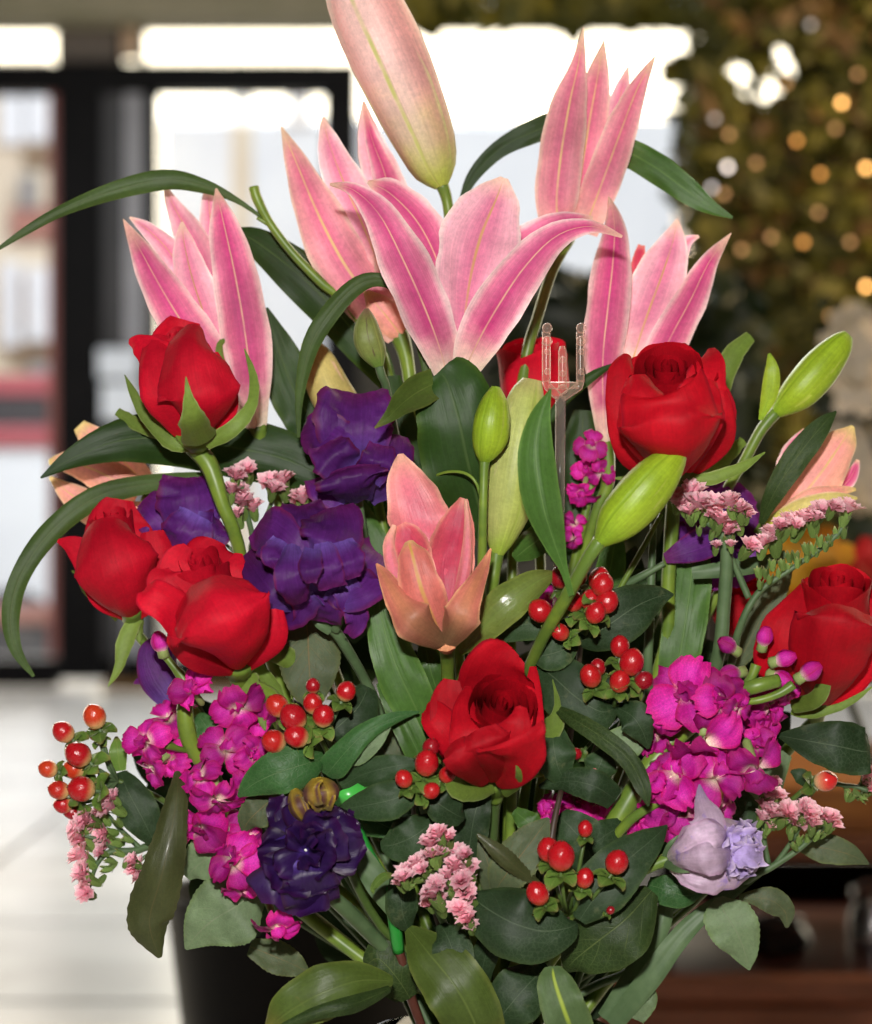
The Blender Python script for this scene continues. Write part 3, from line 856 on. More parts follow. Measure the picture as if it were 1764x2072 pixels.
def hip(frame, rad=0.2, ln=0.16):
    b, x, y, z, H, Rm = frame
    mb = MB(); pts = []; rr = []
    for i in range(7):
        t = i/6
        pts.append(b - z*H*ln*(1-t) + z*H*0.07*t)
        rr.append(Rm*rad*(0.45 + 0.75*math.sin(t*2.0)))
    mb.tube(pts, rr, 12)
    return mb


def rose(label, base, tip, Rpx, n, openk, seed, spin, mat=M_ROSE, sepals=(), stem_r=11, via=None, stem_mat=M_STEM, group='red roses in the bouquet', **kw):
    t = Thing('rose', label, 'rose', P(base[0], base[1], base[2]), group)
    pet, fr = rose_petals(base, tip, Rpx, n, openk, seed, spin, **kw)
    for m in pet: t.add('petal', m, mat)
    t.add('hip', hip(fr), M_STEM)
    for i, s_ in enumerate(sepals):
        leaf(t, M_SEPAL, s_, name='sepal', cup=0.35, seed=seed+i, nv=14, nu=7, serr=0.0, rag=0.25)
    b = fr[0] - fr[3]*fr[4]*0.13
    k = KP*(CAM_D + b.y)
    t.add('stem', stem_mb(to_vase(b.x/k + 882, 1036 - (b.z-CZ)/k, b.y*1000, stem_r, seed, via), seed=seed, n=26), stem_mat)
    return t


def rose_custom(label, base, heart, petals, sepals=(), stem_r=11, via=None, stem_mat=M_STEM, mat=M_ROSE, seed=0, size=1.0, mid=(0, 0), group='red roses in the bouquet'):
    """an open rose: a tight procedural heart and the big outer petals read off the photo, each from its rim to its base"""
    t = Thing('rose', label, 'rose', P(*base), group)
    hb, ht, hR, hn, ho, hs, hspin = heart
    q = lambda p: (mid[0] + (p[0]-mid[0])*size, mid[1] + (p[1]-mid[1])*size) + tuple(p[2:3]) + tuple(v*size for v in p[3:4]) + tuple(p[4:])
    hb, ht, hR = q(hb), q(ht), hR*size
    petals = [(tuple(q(p) for p in pts), kw) for pts, kw in petals]
    pet, fr = rose_petals(hb, ht, hR, hn, ho, hs, hspin, neck=0.1, flare=0.3, tight=0.8)
    for m in pet: t.add('petal', m, mat)
    for i, (pts, kw) in enumerate(petals):
        k = dict(cup=0.35, nv=24, nu=19, seed=seed*10+i, wav=0.07, wf=1.1, crk=0.08, rag=0.05)
        k.update(kw)
        t.add('petal', blade(pts, **k), mat)
    x, y, d = base
    t.add('hip', stem_mb([(x-2, y-22, d-10, stem_r*2.1), (x, y, d, stem_r*2.0), (x+1, y+16, d+2, stem_r*1.4), (x+2, y+30, d+4, stem_r)], n=8, ns=12), M_STEM)
    for i, s_ in enumerate(sepals):
        leaf(t, M_SEPAL, s_, name='sepal', cup=0.35, seed=seed+i, nv=14, nu=7, rag=0.25)
    t.add('stem', stem_mb(to_vase(x+2, y+24, d+4, stem_r, seed, via), seed=seed, n=26), stem_mat)
    return t


r1 = rose_custom('slim red rosebud at upper left on a bare pale green stalk', (396, 886, -14), ((382, 840, -16), (344, 658, -26), 50, 9, 0.25, 11, 0.35), [
    (((374, 637, -8, 32), (362, 690, -8, 64), (372, 780, -8, 84), (392, 880, -12, 22)), dict(cup=-0.3)),
    (((254, 683, -26, 5), (274, 688, -32, 24), (308, 714, -38, 40), (342, 790, -40, 58), (388, 888, -20, 20)), dict(cup=0.15, wav=0.15)),
    (((318, 668, -32, 26), (320, 720, -42, 46), (338, 800, -48, 56), (376, 884, -26, 24)), dict(cup=0.4)),
    (((436, 706, -22, 8), (456, 768, -28, 24), (460, 832, -28, 24), (418, 888, -18, 14)), dict(cup=0.5)),
    (((398, 646, -36, 18), (388, 690, -52, 58), (396, 760, -60, 84), (408, 822, -58, 84), (404, 888, -26, 24)), dict(cup=0.5, wav=0.06)),
    ], seed=11, size=0.95, mid=(380, 840), sepals=[((376, 762, -84, 1), (382, 810, -82, 11), (392, 855, -72, 28), (408, 900, -44, 34)),
                  ((252, 758, -10, 1), (272, 800, -14, 9), (300, 850, -18, 13), (350, 895, -22, 18), (395, 903, -22, 10)),
                  ((494, 705, -20, 1), (513, 765, -28, 9), (508, 820, -36, 12), (470, 868, -40, 17), (415, 900, -34, 12)),
                  ((470, 687, 20, 2), (448, 692, 18, 6), (444, 720, 15, 8), (460, 790, 14, 10), (420, 880, 5, 12)),
                  ((236, 832, 14, 9), (262, 850, 12, 12), (300, 872, 8, 12), (390, 900, 0, 8))],
          stem_r=20, via=[(425, 945, -12, 19), (450, 1020, -12, 15), (478, 1090, -6, 14), (520, 1250, 20, 13)])
r2 = rose_custom('red rosebud leaning left beneath the drooping strap leaf', (266, 1248, 10), ((250, 1190, 6), (226, 1030, -4), 46, 9, 0.25, 22, 0.6), [
    (((242, 1010, 4, 28), (236, 1060, 4, 62), (250, 1150, 6, 80), (266, 1245, 10, 22)), dict(cup=-0.25)),
    (((116, 1094, -12, 4), (146, 1104, -16, 22), (190, 1138, -18, 44), (236, 1200, -12, 52), (266, 1250, 8, 18)), dict(cup=0.15, wav=0.15)),
    (((308, 1074, -10, 24), (314, 1130, -12, 40), (298, 1200, -8, 42), (272, 1250, 8, 14)), dict(cup=0.4)),
    (((216, 1046, -22, 40), (222, 1092, -34, 72), (240, 1160, -38, 88), (260, 1225, -22, 58), (268, 1254, 6, 18)), dict(cup=0.5)),
    ], seed=22, sepals=[((218, 1390, 0, 1), (240, 1350, 0, 10), (252, 1300, 2, 17), (274, 1250, 6, 16)), ((282, 1300, 10, 2), (280, 1280, 10, 9), (280, 1250, 12, 10)),
                  ((145, 1155, 12, 2), (160, 1165, 10, 6), (178, 1200, 14, 8), (240, 1250, 16, 10))], via=[(330, 1350, 20, 11)])
r3 = rose_custom('largest red rose at left opening up beside the ruffled violet bloom', (482, 1356, -22), ((458, 1310, -32), (392, 1112, -58), 66, 12, 0.35, 35, 0.3), [
    (((432, 1076, -34, 26), (424, 1105, -32, 62), (426, 1190, -26, 84), (456, 1290, -22, 64), (480, 1355, -20, 18)), dict(cup=-0.3)),
    (((484, 1106, -44, 10), (482, 1148, -50, 32), (505, 1225, -46, 52), (525, 1290, -34, 44), (490, 1352, -24, 14)), dict(cup=0.3, wav=0.15)),
    (((375, 1092, -52, 12), (352, 1130, -56, 40), (380, 1210, -54, 66), (440, 1310, -40, 54), (480, 1355, -24, 16)), dict(cup=0.1)),
    (((318, 1140, -58, 14), (325, 1170, -62, 44), (380, 1240, -60, 62), (440, 1320, -44, 50), (480, 1355, -24, 16)), dict(cup=-0.2, wav=0.15)),
    (((280, 1186, -78, 16), (294, 1198, -82, 38), (335, 1222, -80, 42), (385, 1275, -66, 44), (455, 1345, -38, 24)), dict(cup=-0.35, wav=0.12)),
    (((372, 1240, -74, 36), (380, 1285, -78, 52), (418, 1332, -64, 46), (478, 1362, -34, 16)), dict(cup=0.4)),
    (((545, 1205, -60, 16), (560, 1245, -60, 26), (550, 1300, -54, 34), (490, 1358, -28, 16)), dict(cup=0.5)),
    (((398, 1168, -82, 84), (412, 1190, -98, 100), (432, 1225, -108, 116), (458, 1275, -108, 120), (478, 1322, -86, 86), (483, 1360, -42, 22)), dict(cup=0.5, wav=0.09, wf=0.8)),
    ], seed=35, size=0.93, mid=(452, 1290), sepals=[((537, 1478, -20, 2), (520, 1430, -20, 18), (500, 1385, -22, 26), (482, 1350, -26, 20)),
                  ((590, 1415, -12, 2), (597, 1365, -16, 16), (580, 1330, -20, 22), (535, 1318, -24, 16), (495, 1345, -22, 10)),
                  ((570, 1450, 0, 3), (560, 1400, -4, 12), (520, 1350, -8, 14))],
          stem_r=15, via=[(560, 1420, -8, 15), (600, 1560, 10, 14)])
r4 = rose_custom('open red rose facing forward at the middle front of the bouquet', (1000, 1592, -20), ((992, 1540, -30), (1024, 1398, -88), 74, 15, 0.4, 44, 2.4), [
    (((1048, 1296, -66, 34), (1022, 1325, -62, 80), (1004, 1400, -46, 98), (1000, 1490, -34, 86), (1000, 1588, -20, 26)), dict(cup=-0.3, rag=0.1)),
    (((905, 1360, -60, 18), (900, 1410, -60, 44), (925, 1490, -54, 58), (985, 1588, -24, 22)), dict(cup=-0.25)),
    (((846, 1428, -54, 12), (864, 1440, -60, 34), (900, 1480, -62, 42), (950, 1540, -50, 44), (992, 1590, -26, 18)), dict(cup=-0.4, wav=0.15)),
    (((1088, 1330, -54, 8), (1086, 1390, -64, 24), (1068, 1460, -74, 46), (1030, 1540, -62, 46), (1002, 1590, -30, 18)), dict(cup=0.3)),
    (((944, 1375, -60, 10), (934, 1430, -74, 30), (948, 1500, -82, 48), (990, 1575, -52, 36)), dict(cup=0.4)),
    (((1062, 1420, -92, 12), (1052, 1470, -96, 38), (1020, 1535, -86, 62), (1000, 1590, -46, 26)), dict(cup=0.4)),
    (((968, 1470, -96, 40), (984, 1510, -100, 66), (996, 1550, -84, 66), (998, 1592, -46, 24)), dict(cup=0.35)),
    (((918, 1494, -92, 42), (930, 1516, -98, 52), (948, 1550, -92, 48), (985, 1594, -50, 22)), dict(cup=0.35, wav=0.05)),
    (((1038, 1494, -106, 84), (1046, 1514, -104, 80), (1050, 1540, -94, 64), (1036, 1572, -74, 42), (1005, 1596, -44, 16)), dict(cup=0.25, wav=0.12, wf=0.7)),
    ], seed=44, size=0.9, mid=(990, 1510), mat=M_ROSED, sepals=[((1042, 1520, -92, 2), (1050, 1555, -86, 7), (1048, 1585, -70, 10), (1015, 1605, -40, 12)),
                  ((1118, 1375, -52, 1), (1128, 1430, -48, 8), (1115, 1475, -45, 24), (1080, 1500, -40, 22)),
                  ((815, 1405, -34, 2), (840, 1415, -34, 5), (870, 1430, -34, 6), (920, 1460, -20, 10)),
                  ((905, 1575, -66, 8), (930, 1597, -60, 22), (970, 1600, -50, 20), (1000, 1595, -40, 10)),
                  ((1100, 1568, -60, 2), (1070, 1572, -56, 7), (1040, 1590, -50, 8))],
          stem_r=14, stem_mat=M_STEMD, via=[(996, 1660, -10, 14), (994, 1800, 5, 14)])
r5 = rose_custom('round red rose at upper right with folded open crown', (1366, 966, -14), ((1360, 905, -22), (1350, 712, -66), 88, 15, 0.45, 56, 3.35), [
    (((1325, 690, -30, 56), (1335, 728, -28, 92), (1350, 830, -18, 104), (1364, 960, -12, 36)), dict(cup=-0.3)),
    (((1446, 687, -46, 8), (1446, 718, -56, 32), (1432, 775, -62, 52), (1436, 860, -52, 60), (1385, 960, -20, 22)), dict(cup=0.15, wav=0.2)),
    (((1262, 700, -40, 10), (1250, 740, -48, 32), (1252, 840, -54, 36), (1285, 920, -48, 44), (1350, 968, -20, 18)), dict(cup=0.4)),
    (((1462, 770, -60, 14), (1466, 825, -62, 30), (1455, 895, -52, 36), (1390, 965, -20, 18)), dict(cup=0.5)),
    (((1425, 752, -88, 34), (1420, 785, -92, 50), (1405, 850, -88, 66), (1375, 960, -40, 30)), dict(cup=0.3, wav=0.15)),
    (((1280, 745, -78, 22), (1290, 790, -88, 50), (1310, 870, -88, 66), (1355, 965, -40, 30)), dict(cup=0.4)),
    (((1346, 790, -110, 88), (1350, 806, -108, 104), (1356, 850, -112, 118), (1362, 905, -104, 112), (1366, 950, -76, 74), (1368, 972, -46, 30)), dict(cup=0.5, wav=0.06, wf=0.8)),
    ], seed=56, size=0.92, mid=(1358, 900), mat=M_ROSED, sepals=[((1548, 915, -20, 1), (1500, 945, -24, 11), (1440, 968, -26, 13), (1395, 965, -24, 10)),
                  ((1505, 890, 12, 10), (1480, 915, 8, 14), (1440, 955, 0, 14), (1400, 966, -8, 8)),
                  ((1520, 680, 26, 12), (1490, 710, 22, 20), (1460, 770, 18, 22), (1430, 900, 12, 18)),
                  ((1245, 968, 2, 2), (1290, 966, 0, 8), (1340, 965, -8, 8))],
          stem_r=17, via=[(1362, 1020, 2, 15), (1352, 1180, 6, 15), (1338, 1340, 12, 14)])
r6 = rose_custom('red rose cut by the right edge with upright twisted heart', (1650, 1430, 8), ((1688, 1345, -14), (1698, 1158, -36), 76, 12, 0.35, 67, 2.1), [
    (((1700, 1165, 2, 30), (1700, 1220, 2, 58), (1690, 1300, 4, 72), (1660, 1425, 8, 22)), dict(cup=-0.25)),
    (((1636, 1168, -20, 5), (1622, 1225, -32, 42), (1600, 1290, -38, 68), (1606, 1360, -30, 72), (1646, 1430, 2, 24)), dict(cup=0.35, wav=0.12)),
    (((1772, 1196, -22, 14), (1764, 1250, -28, 34), (1742, 1320, -28, 46), (1692, 1400, -12, 38), (1660, 1432, 6, 14)), dict(cup=0.3, wav=0.12)),
    (((1696, 1222, -58, 70), (1692, 1256, -66, 84), (1676, 1320, -56, 86), (1662, 1390, -38, 64), (1655, 1434, 2, 20)), dict(cup=0.45)),
    ], seed=67, mat=M_ROSED, sepals=[((1665, 1315, -42, 1), (1670, 1370, -42, 11), (1650, 1415, -36, 18), (1600, 1430, -20, 14)),
                  ((1764, 1390, -20, 2), (1710, 1425, -22, 8), (1640, 1445, -18, 9), (1600, 1440, -10, 6))],
          stem_r=14, via=[(1560, 1560, 30, 13)])
r7 = rose('red rosebud half hidden behind the clear plastic fork', (1085, 850, 64), (1068, 688, 54), 78, 11, 0.3, 78, 0.9, neck=0.02, flare=0.3)
r8 = rose('dark red rose deep in the bouquet below the pink statice at right', (1505, 1290, 62), (1490, 1165, 50), 66, 10, 0.4, 89, 0.5, mat=M_ROSED)

# ------------------------------------------------------------------ lilies
LG = 'lilies of the bouquet'


def lily(label, base, parts, stem=None, stem_r=11, seed=0, cat='lily', group=LG, stem_mat=M_STEM):
    t = Thing('lily', label, cat, P(*base), group)
    for i, (mat, pts, kw) in enumerate(parts):
        k = dict(cup=0.45, fold=0.12, nv=26, nu=15, seed=seed*20+i, rag=0.1, wav=0.16, wf=1.8, crk=0.09)
        k.update(kw)
        t.add('petal', blade(pts, **k), mat)
    if stem is not None:
        t.add('stem', stem_mb(stem, seed=seed, n=24), stem_mat)
    return t


def calyx_cone(t, a, b, ra, rb, mat):
    t.add('flower_base', stem_mb([(*a, ra), ((a[0]+b[0])/2, (a[1]+b[1])/2, (a[2]+b[2])/2, (ra+rb)/2), (*b, rb)], n=6, ns=12), mat)


l3 = lily('wide open pink lily in the middle with curled back petals', (925, 765, -30), [
    (M_LILY, ((1200, 441, 8, 4), (1135, 452, 4, 24), (1065, 500, 2, 42), (1010, 580, 0, 30)), dict(cup=0.3)),
    (M_LILY, ((744, 368, 0, 3), (790, 392, -2, 30), (845, 450, -4, 44), (885, 530, -6, 42), (905, 620, -10, 26)), dict(cup=-0.3, rag=0.15)),
    (M_LILYI, ((1020, 360, -10, 8), (1003, 405, -12, 50), (972, 480, -16, 84), (950, 570, -22, 72), (935, 680, -28, 44), (922, 768, -30, 26)), dict(cup=-0.15, fold=0.12, rag=0.16, seed=77)),
    (M_LILY, ((667, 373, -46, 3), (715, 384, -52, 15), (768, 435, -54, 34), (815, 525, -54, 50), (858, 620, -50, 52), (888, 700, -44, 40), (908, 772, -36, 22)), dict(cup=0.5, fold=0.2)),
    (M_LILY, ((1259, 479, -46, 3), (1195, 458, -54, 14), (1125, 478, -58, 30), (1060, 542, -58, 45), (1000, 632, -54, 52), (960, 705, -46, 42), (930, 772, -38, 20)), dict(cup=0.45, fold=0.2)),
    ], [(922, 770, -30, 24), (920, 860, -18, 13), (915, 1050, 6, 12), (930, 1350, 24, 11), (960, 1700, 30, 11), (1000, 2085, 12, 11), (1010, 2600, 0, 10)], seed=3)
l1 = lily('half open pink lily rising behind the upper left rosebud', (520, 858, 30), [
    (M_LILYI, ((333, 375, 52, 2), (352, 418, 50, 16), (385, 480, 46, 32), (420, 560, 44, 36), (455, 680, 42, 36)), dict(cup=-0.4)),
    (M_LILYI, ((421, 383, 56, 8), (424, 430, 54, 20), (432, 520, 50, 26), (450, 640, 46, 26)), dict(cup=-0.3)),
    (M_LILYI, ((262, 440, 40, 2), (300, 466, 38, 16), (350, 520, 36, 26), (400, 620, 34, 36)), dict(cup=-0.2)),
    (M_LILYI, ((368, 449, 28, 3), (374, 500, 26, 24), (394, 580, 25, 40), (430, 680, 26, 42), (480, 800, 30, 34)), dict(cup=0.3, fold=0.1)),
    (M_LILY, ((249, 443, 24, 1), (283, 505, 20, 22), (330, 590, 18, 42), (385, 680, 18, 52), (445, 780, 22, 50), (510, 862, 28, 26)), dict(cup=0.55)),
    (M_LILY, ((437, 381, 24, 2), (452, 450, 20, 30), (472, 540, 16, 46), (492, 650, 14, 52), (508, 770, 16, 42), (520, 866, 24, 20)), dict(cup=0.6)),
    ], [(520, 858, 28, 20), (545, 960, 36, 12), (640, 1250, 44, 11), (800, 1700, 40, 11), (930, 2085, 16, 11), (1010, 2600, 0, 10)], seed=1)
l2 = lily('pink lily in shade behind the open middle lily, leaning left', (805, 675, 44), [
    (M_LILYI, ((736, 204, 58, 2), (746, 270, 56, 22), (768, 345, 52, 38), (795, 440, 48, 46), (805, 560, 46, 46)), dict(cup=-0.3)),
    (M_LILY, ((735, 206, 50, 1), (752, 280, 46, 14), (778, 350, 44, 26), (800, 440, 42, 36), (812, 560, 42, 40)), dict(cup=0.4)),
    (M_LILYI, ((653, 236, 52, 2), (666, 290, 50, 24), (696, 370, 46, 42), (740, 470, 42, 46), (790, 600, 42, 40)), dict(cup=0.2)),
    (M_LILYP, ((568, 254, 46, 1), (598, 325, 42, 24), (642, 430, 38, 48), (694, 530, 36, 60), (752, 610, 36, 54), (806, 680, 40, 26)), dict(cup=0.6)),
    (M_PEACH, ((740, 590, 34, 6), (765, 620, 32, 28), (790, 650, 34, 34), (812, 680, 40, 18)), dict(cup=0.5)),
    ], [(806, 672, 44, 22), (825, 740, 44, 15), (840, 900, 44, 12), (880, 1300, 44, 11), (960, 2085, 26, 11), (980, 2600, 0, 10)], seed=2)
l4 = lily('tall pale pink lily at upper right with split pointed tips', (1150, 470, 52), [
    (M_LILYI, ((1271, 135, 66, 2), (1256, 190, 64, 17), (1236, 270, 60, 24), (1210, 380, 56, 24)), dict(cup=-0.2, rag=0.1)),
    (M_LILYP, ((1222, 80, 58, 1), (1208, 160, 54, 26), (1190, 260, 50, 42), (1168, 400, 48, 46), (1160, 470, 50, 30)), dict(cup=0.4)),
    (M_LILYP, ((1326, 112, 50, 1), (1290, 178, 46, 20), (1255, 268, 42, 34), (1218, 370, 40, 38), (1180, 470, 46, 28)), dict(cup=0.5)),
    (M_LILYP, ((1180, 54, 48, 1), (1170, 130, 42, 17), (1152, 210, 38, 38), (1134, 320, 36, 46), (1126, 420, 38, 42), (1140, 485, 46, 24)), dict(cup=0.6, rag=0.07)),
    ], [(1148, 480, 52, 18), (1118, 545, 46, 12), (1088, 640, 42, 12), (1062, 740, 40, 12), (1040, 1000, 46, 11), (1020, 2085, 22, 11), (1000, 2600, 0, 10)], seed=4)
l5 = lily('half open pink lily directly behind the round red rose at right', (1226, 915, 26), [
    (M_SALMD, ((1298, 496, 52, 7), (1291, 530, 50, 13), (1280, 590, 48, 12)), dict(cup=-0.3)),
    (M_LILYI, ((1414, 478, 50, 3), (1385, 496, 48, 14), (1362, 570, 46, 22), (1340, 660, 44, 24)), dict(cup=0.3)),
    (M_LILYI, ((1371, 442, 42, 2), (1361, 490, 40, 30), (1338, 560, 36, 54), (1305, 650, 32, 60), (1270, 760, 30, 48)), dict(cup=0.25, fold=0.1)),
    (M_LILY, ((1479, 472, 38, 1), (1436, 528, 32, 20), (1398, 605, 28, 34), (1358, 680, 26, 40), (1320, 760, 26, 36), (1260, 880, 26, 18)), dict(cup=0.55)),
    (M_LILY, ((1231, 397, 34, 1), (1243, 450, 28, 22), (1240, 530, 22, 40), (1230, 620, 18, 44), (1220, 720, 18, 40), (1220, 820, 22, 24), (1226, 918, 26, 12)), dict(cup=0.7, fold=-0.05)),
    ], [(1225, 895, 26, 16), (1230, 930, 26, 15), (1228, 985, 28, 14), (1205, 1040, 30, 11), (1160, 1200, 40, 11), (1060, 1600, 36, 11), (1030, 2085, 10, 10), (980, 2600, 0, 10)], seed=5)
l6 = lily('small salmon lily cup at the centre just above the middle rose', (903, 1300, -52), [
    (M_SALM, ((810, 918, -46, 6), (818, 960, -50, 36), (842, 1030, -54, 60), (866, 1105, -54, 60), (885, 1200, -54, 44)), dict(cup=0.22, fold=0.06)),
    (M_SALMD, ((938, 1008, -56, 8), (924, 1065, -56, 38), (908, 1140, -54, 50), (898, 1230, -54, 36)), dict(cup=-0.4, fold=0.0)),
    (M_SALM, ((942, 1010, -62, 3), (946, 1070, -66, 8), (942, 1140, -68, 12), (928, 1215, -68, 14), (905, 1285, -60, 10)), dict(cup=0.7, wav=0)),
    (M_SALMD, ((812, 1060, -58, 10), (826, 1090, -58, 34), (845, 1150, -58, 36), (865, 1220, -58, 26)), dict(cup=-0.3)),
    (M_SALM, ((798, 1062, -64, 5), (786, 1105, -68, 12), (798, 1160, -70, 15), (826, 1225, -70, 20), (870, 1280, -66, 16)), dict(cup=0.7, wav=0)),
    (M_SALMF, ((826, 1094, -82, 9), (833, 1118, -86, 30), (852, 1190, -88, 44), (874, 1245, -84, 42), (897, 1298, -70, 20)), dict(cup=0.4, fold=-0.04)),
    (M_SALMO, ((761, 1140, -74, 2), (776, 1162, -78, 14), (808, 1215, -88, 32), (845, 1262, -92, 44), (900, 1302, -72, 22)), dict(cup=0.5, fold=0)),
    (M_SALMO, ((993, 1110, -76, 2), (978, 1148, -80, 13), (950, 1205, -90, 28), (928, 1258, -92, 40), (903, 1303, -72, 20)), dict(cup=0.5, fold=0)),
    ], [(903, 1290, -60, 20), (905, 1330, -42, 14), (908, 1420, -20, 13), (930, 1700, 10, 12), (985, 2085, 8, 11), (1000, 2600, 0, 10)], seed=6)
calyx_cone(l6, (900, 1288, -68), (904, 1312, -52), 30, 14, M_SALMO)
l7 = lily('peach and yellow lily pointing right at the right edge', (1548, 1062, 30), [
    (M_LILY, ((1628, 868, 44, 3), (1605, 912, 42, 22), (1588, 965, 40, 24)), dict(cup=0.4)),
    (M_LILY, ((1736, 930, 36, 4), (1722, 965, 34, 14), (1690, 1000, 32, 14)), dict(cup=0.4)),
    (M_PEACH, ((1726, 862, 22, 5), (1705, 893, 18, 32), (1662, 955, 14, 50), (1612, 1015, 16, 42), (1555, 1065, 26, 16)), dict(cup=0.5)),
    (M_PEACH, ((1732, 990, 18, 4), (1690, 995, 12, 13), (1630, 1010, 10, 18), (1560, 1060, 22, 10)), dict(cup=0.5)),
    (M_YLILY, ((1735, 1008, 12, 3), (1690, 1012, 6, 18), (1625, 1030, 4, 24), (1545, 1066, 20, 14)), dict(cup=0.5)),
    ], [(1556, 1060, 28, 18), (1500, 1120, 30, 12), (1400, 1300, 40, 11), (1200, 1700, 40, 11), (1080, 2085, 14, 10), (980, 2600, 0, 10)], seed=7)
l8 = lily('orange pink lily peeking out behind the long leaf at far left', (300, 1010, 60), [
    (M_PEACH, ((160, 860, 66, 14), (185, 885, 66, 26), (235, 920, 64, 32), (290, 975, 62, 26)), dict(cup=0.3)),
    (M_PEACH, ((98, 935, 62, 6), (140, 935, 60, 24), (200, 955, 58, 36), (280, 1000, 58, 30)), dict(cup=0.4)),
    (M_PEACH, ((100, 965, 56, 3), (150, 1005, 54, 26), (215, 1045, 52, 34), (300, 1050, 54, 36)), dict(cup=0.4)),
    ], [(290, 1000, 60, 18), (360, 1060, 60, 12), (520, 1400, 60, 11), (800, 1800, 50, 10), (910, 2085, 24, 10), (980, 2600, 0, 9)], seed=8)


def bud(label, pts, stem, mat, seed, phi0=0.0, name='lily_bud', n=3, cat='lily bud', lobe=0.08, stem_mat=M_STEM, half=1.3, base=None, lift=0.0):
    t = Thing(name, label, cat, P(*pts[-1][:3]), 'lily buds in the bouquet')
    for j in range(n):
        a = phi0 + j*2*math.pi/n
        t.add('petal', bud_petal(pts, a, half, 0.03 if j == 0 else lift, lobe=lobe*1.3, crk=0.03, sd=seed+j), mat)
    t.add('stem', stem_mb(stem, seed=seed, n=24), stem_mat)
    return t


b0 = bud('huge peach lily bud at the top reaching out of the frame', [(672, -190, 20, 4), (688, -110, 20, 38), (715, -40, 18, 62), (750, 40, 16, 73), (787, 120, 16, 74), (826, 210, 18, 68), (860, 290, 20, 57), (880, 345, 22, 42), (893, 378, 24, 14)],
         [(893, 372, 24, 14), (903, 400, 26, 12), (910, 450, 28, 11), (925, 600, 40, 11), (940, 1000, 46, 11), (980, 1700, 40, 11), (1000, 2085, 20, 11), (1000, 2600, 0, 10)], M_LILYB, 50, phi0=0.25, lobe=0.1, lift=0.0)
b1 = bud('short bright green lily bud left of the pale one, above the statice', [(1003, 782, -62, 8), (1001, 810, -64, 24), (995, 850, -64, 33), (990, 890, -62, 33), (984, 918, -60, 22), (980, 934, -58, 10)],
         [(981, 926, -58, 12), (979, 960, -58, 9), (976, 1080, -54, 9), (974, 1300, -26, 9), (985, 1700, 10, 9), (1010, 2085, -4, 9), (990, 2600, 0, 9)], M_BUD, 51, phi0=0.5)
b2 = bud('long pale yellow green lily bud standing upright at the centre', [(1077, 768, -34, 18), (1066, 800, -38, 33), (1052, 870, -40, 44), (1038, 950, -40, 48), (1026, 1030, -38, 45), (1014, 1085, -36, 30), (1006, 1122, -34, 12)],
         [(1006, 1112, -34, 15), (1001, 1150, -34, 13), (996, 1190, -32, 13), (990, 1320, -16, 12), (1000, 1700, 20, 11), (1020, 2085, 4, 10), (990, 2600, 0, 10)], M_BUDP, 52, phi0=-0.5)
b3 = bud('plump green lily bud leaning right beneath the round rose', [(1381, 905, -88, 10), (1362, 927, -90, 26), (1325, 968, -92, 41), (1280, 1020, -92, 44), (1242, 1062, -90, 36), (1212, 1098, -86, 12)],
         [(1215, 1094, -86, 15), (1190, 1130, -84, 13), (1145, 1210, -70, 13), (1085, 1318, -40, 12), (1050, 1440, -4, 12), (1030, 1750, 16, 11), (1040, 2085, 10, 10), (990, 2600, 0, 10)], M_BUD, 53, phi0=0.35)
b4 = bud('green lily bud at far right standing alone above the peach lily', [(1716, 678, 22, 12), (1700, 698, 20, 26), (1660, 745, 18, 38), (1618, 792, 18, 36), (1588, 820, 20, 24), (1568, 838, 22, 10)],
         [(1572, 832, 22, 13), (1540, 870, 22, 12), (1505, 935, 24, 11), (1460, 1020, 30, 11), (1380, 1300, 40, 10), (1150, 1800, 36, 10), (1060, 2085, 20, 10), (980, 2600, 0, 9)], M_BUD, 54, phi0=0.6)
leaf(b4, M_BUD, ((1556, 715, 14, 3), (1562, 750, 12, 15), (1556, 800, 14, 17), (1538, 850, 18, 4)), cup=0.3)
b5 = bud('cream yellow bud half covered by the looping leaf at left of centre', [(622, 690, 46, 14), (640, 730, 44, 34), (664, 785, 42, 42), (690, 830, 42, 40), (720, 880, 46, 14)],
         [(716, 872, 46, 14), (760, 1000, 50, 11), (860, 1500, 50, 10), (950, 2085, 30, 10), (1000, 2600, 0, 9)], M_YLILY, 55, phi0=0.3)
b6 = bud('small brown striped green bud hanging under the middle lily', [(741, 624, -20, 4), (740, 650, -22, 20), (745, 685, -22, 28), (755, 715, -20, 25), (766, 742, -18, 10)],
         [(766, 738, -18, 9), (772, 760, -16, 9), (785, 800, -8, 8), (820, 1000, 20, 8), (900, 1500, 40, 8), (970, 2085, 20, 8), (1000, 2600, 0, 8)], M_BUDB, 56, phi0=0.9, n=4, half=1.0, stem_mat=M_STEMG)
# ------------------------------------------------------------------ lisianthus (ruffled purple flowers)
def frame_of(face):
    """image-space facing (right, up, towards the viewer) to a world matrix whose z looks that way"""
    f = Vector((face[0], -face[2], face[1])).normalized()
    return f.to_track_quat('Z', 'Y').to_matrix()


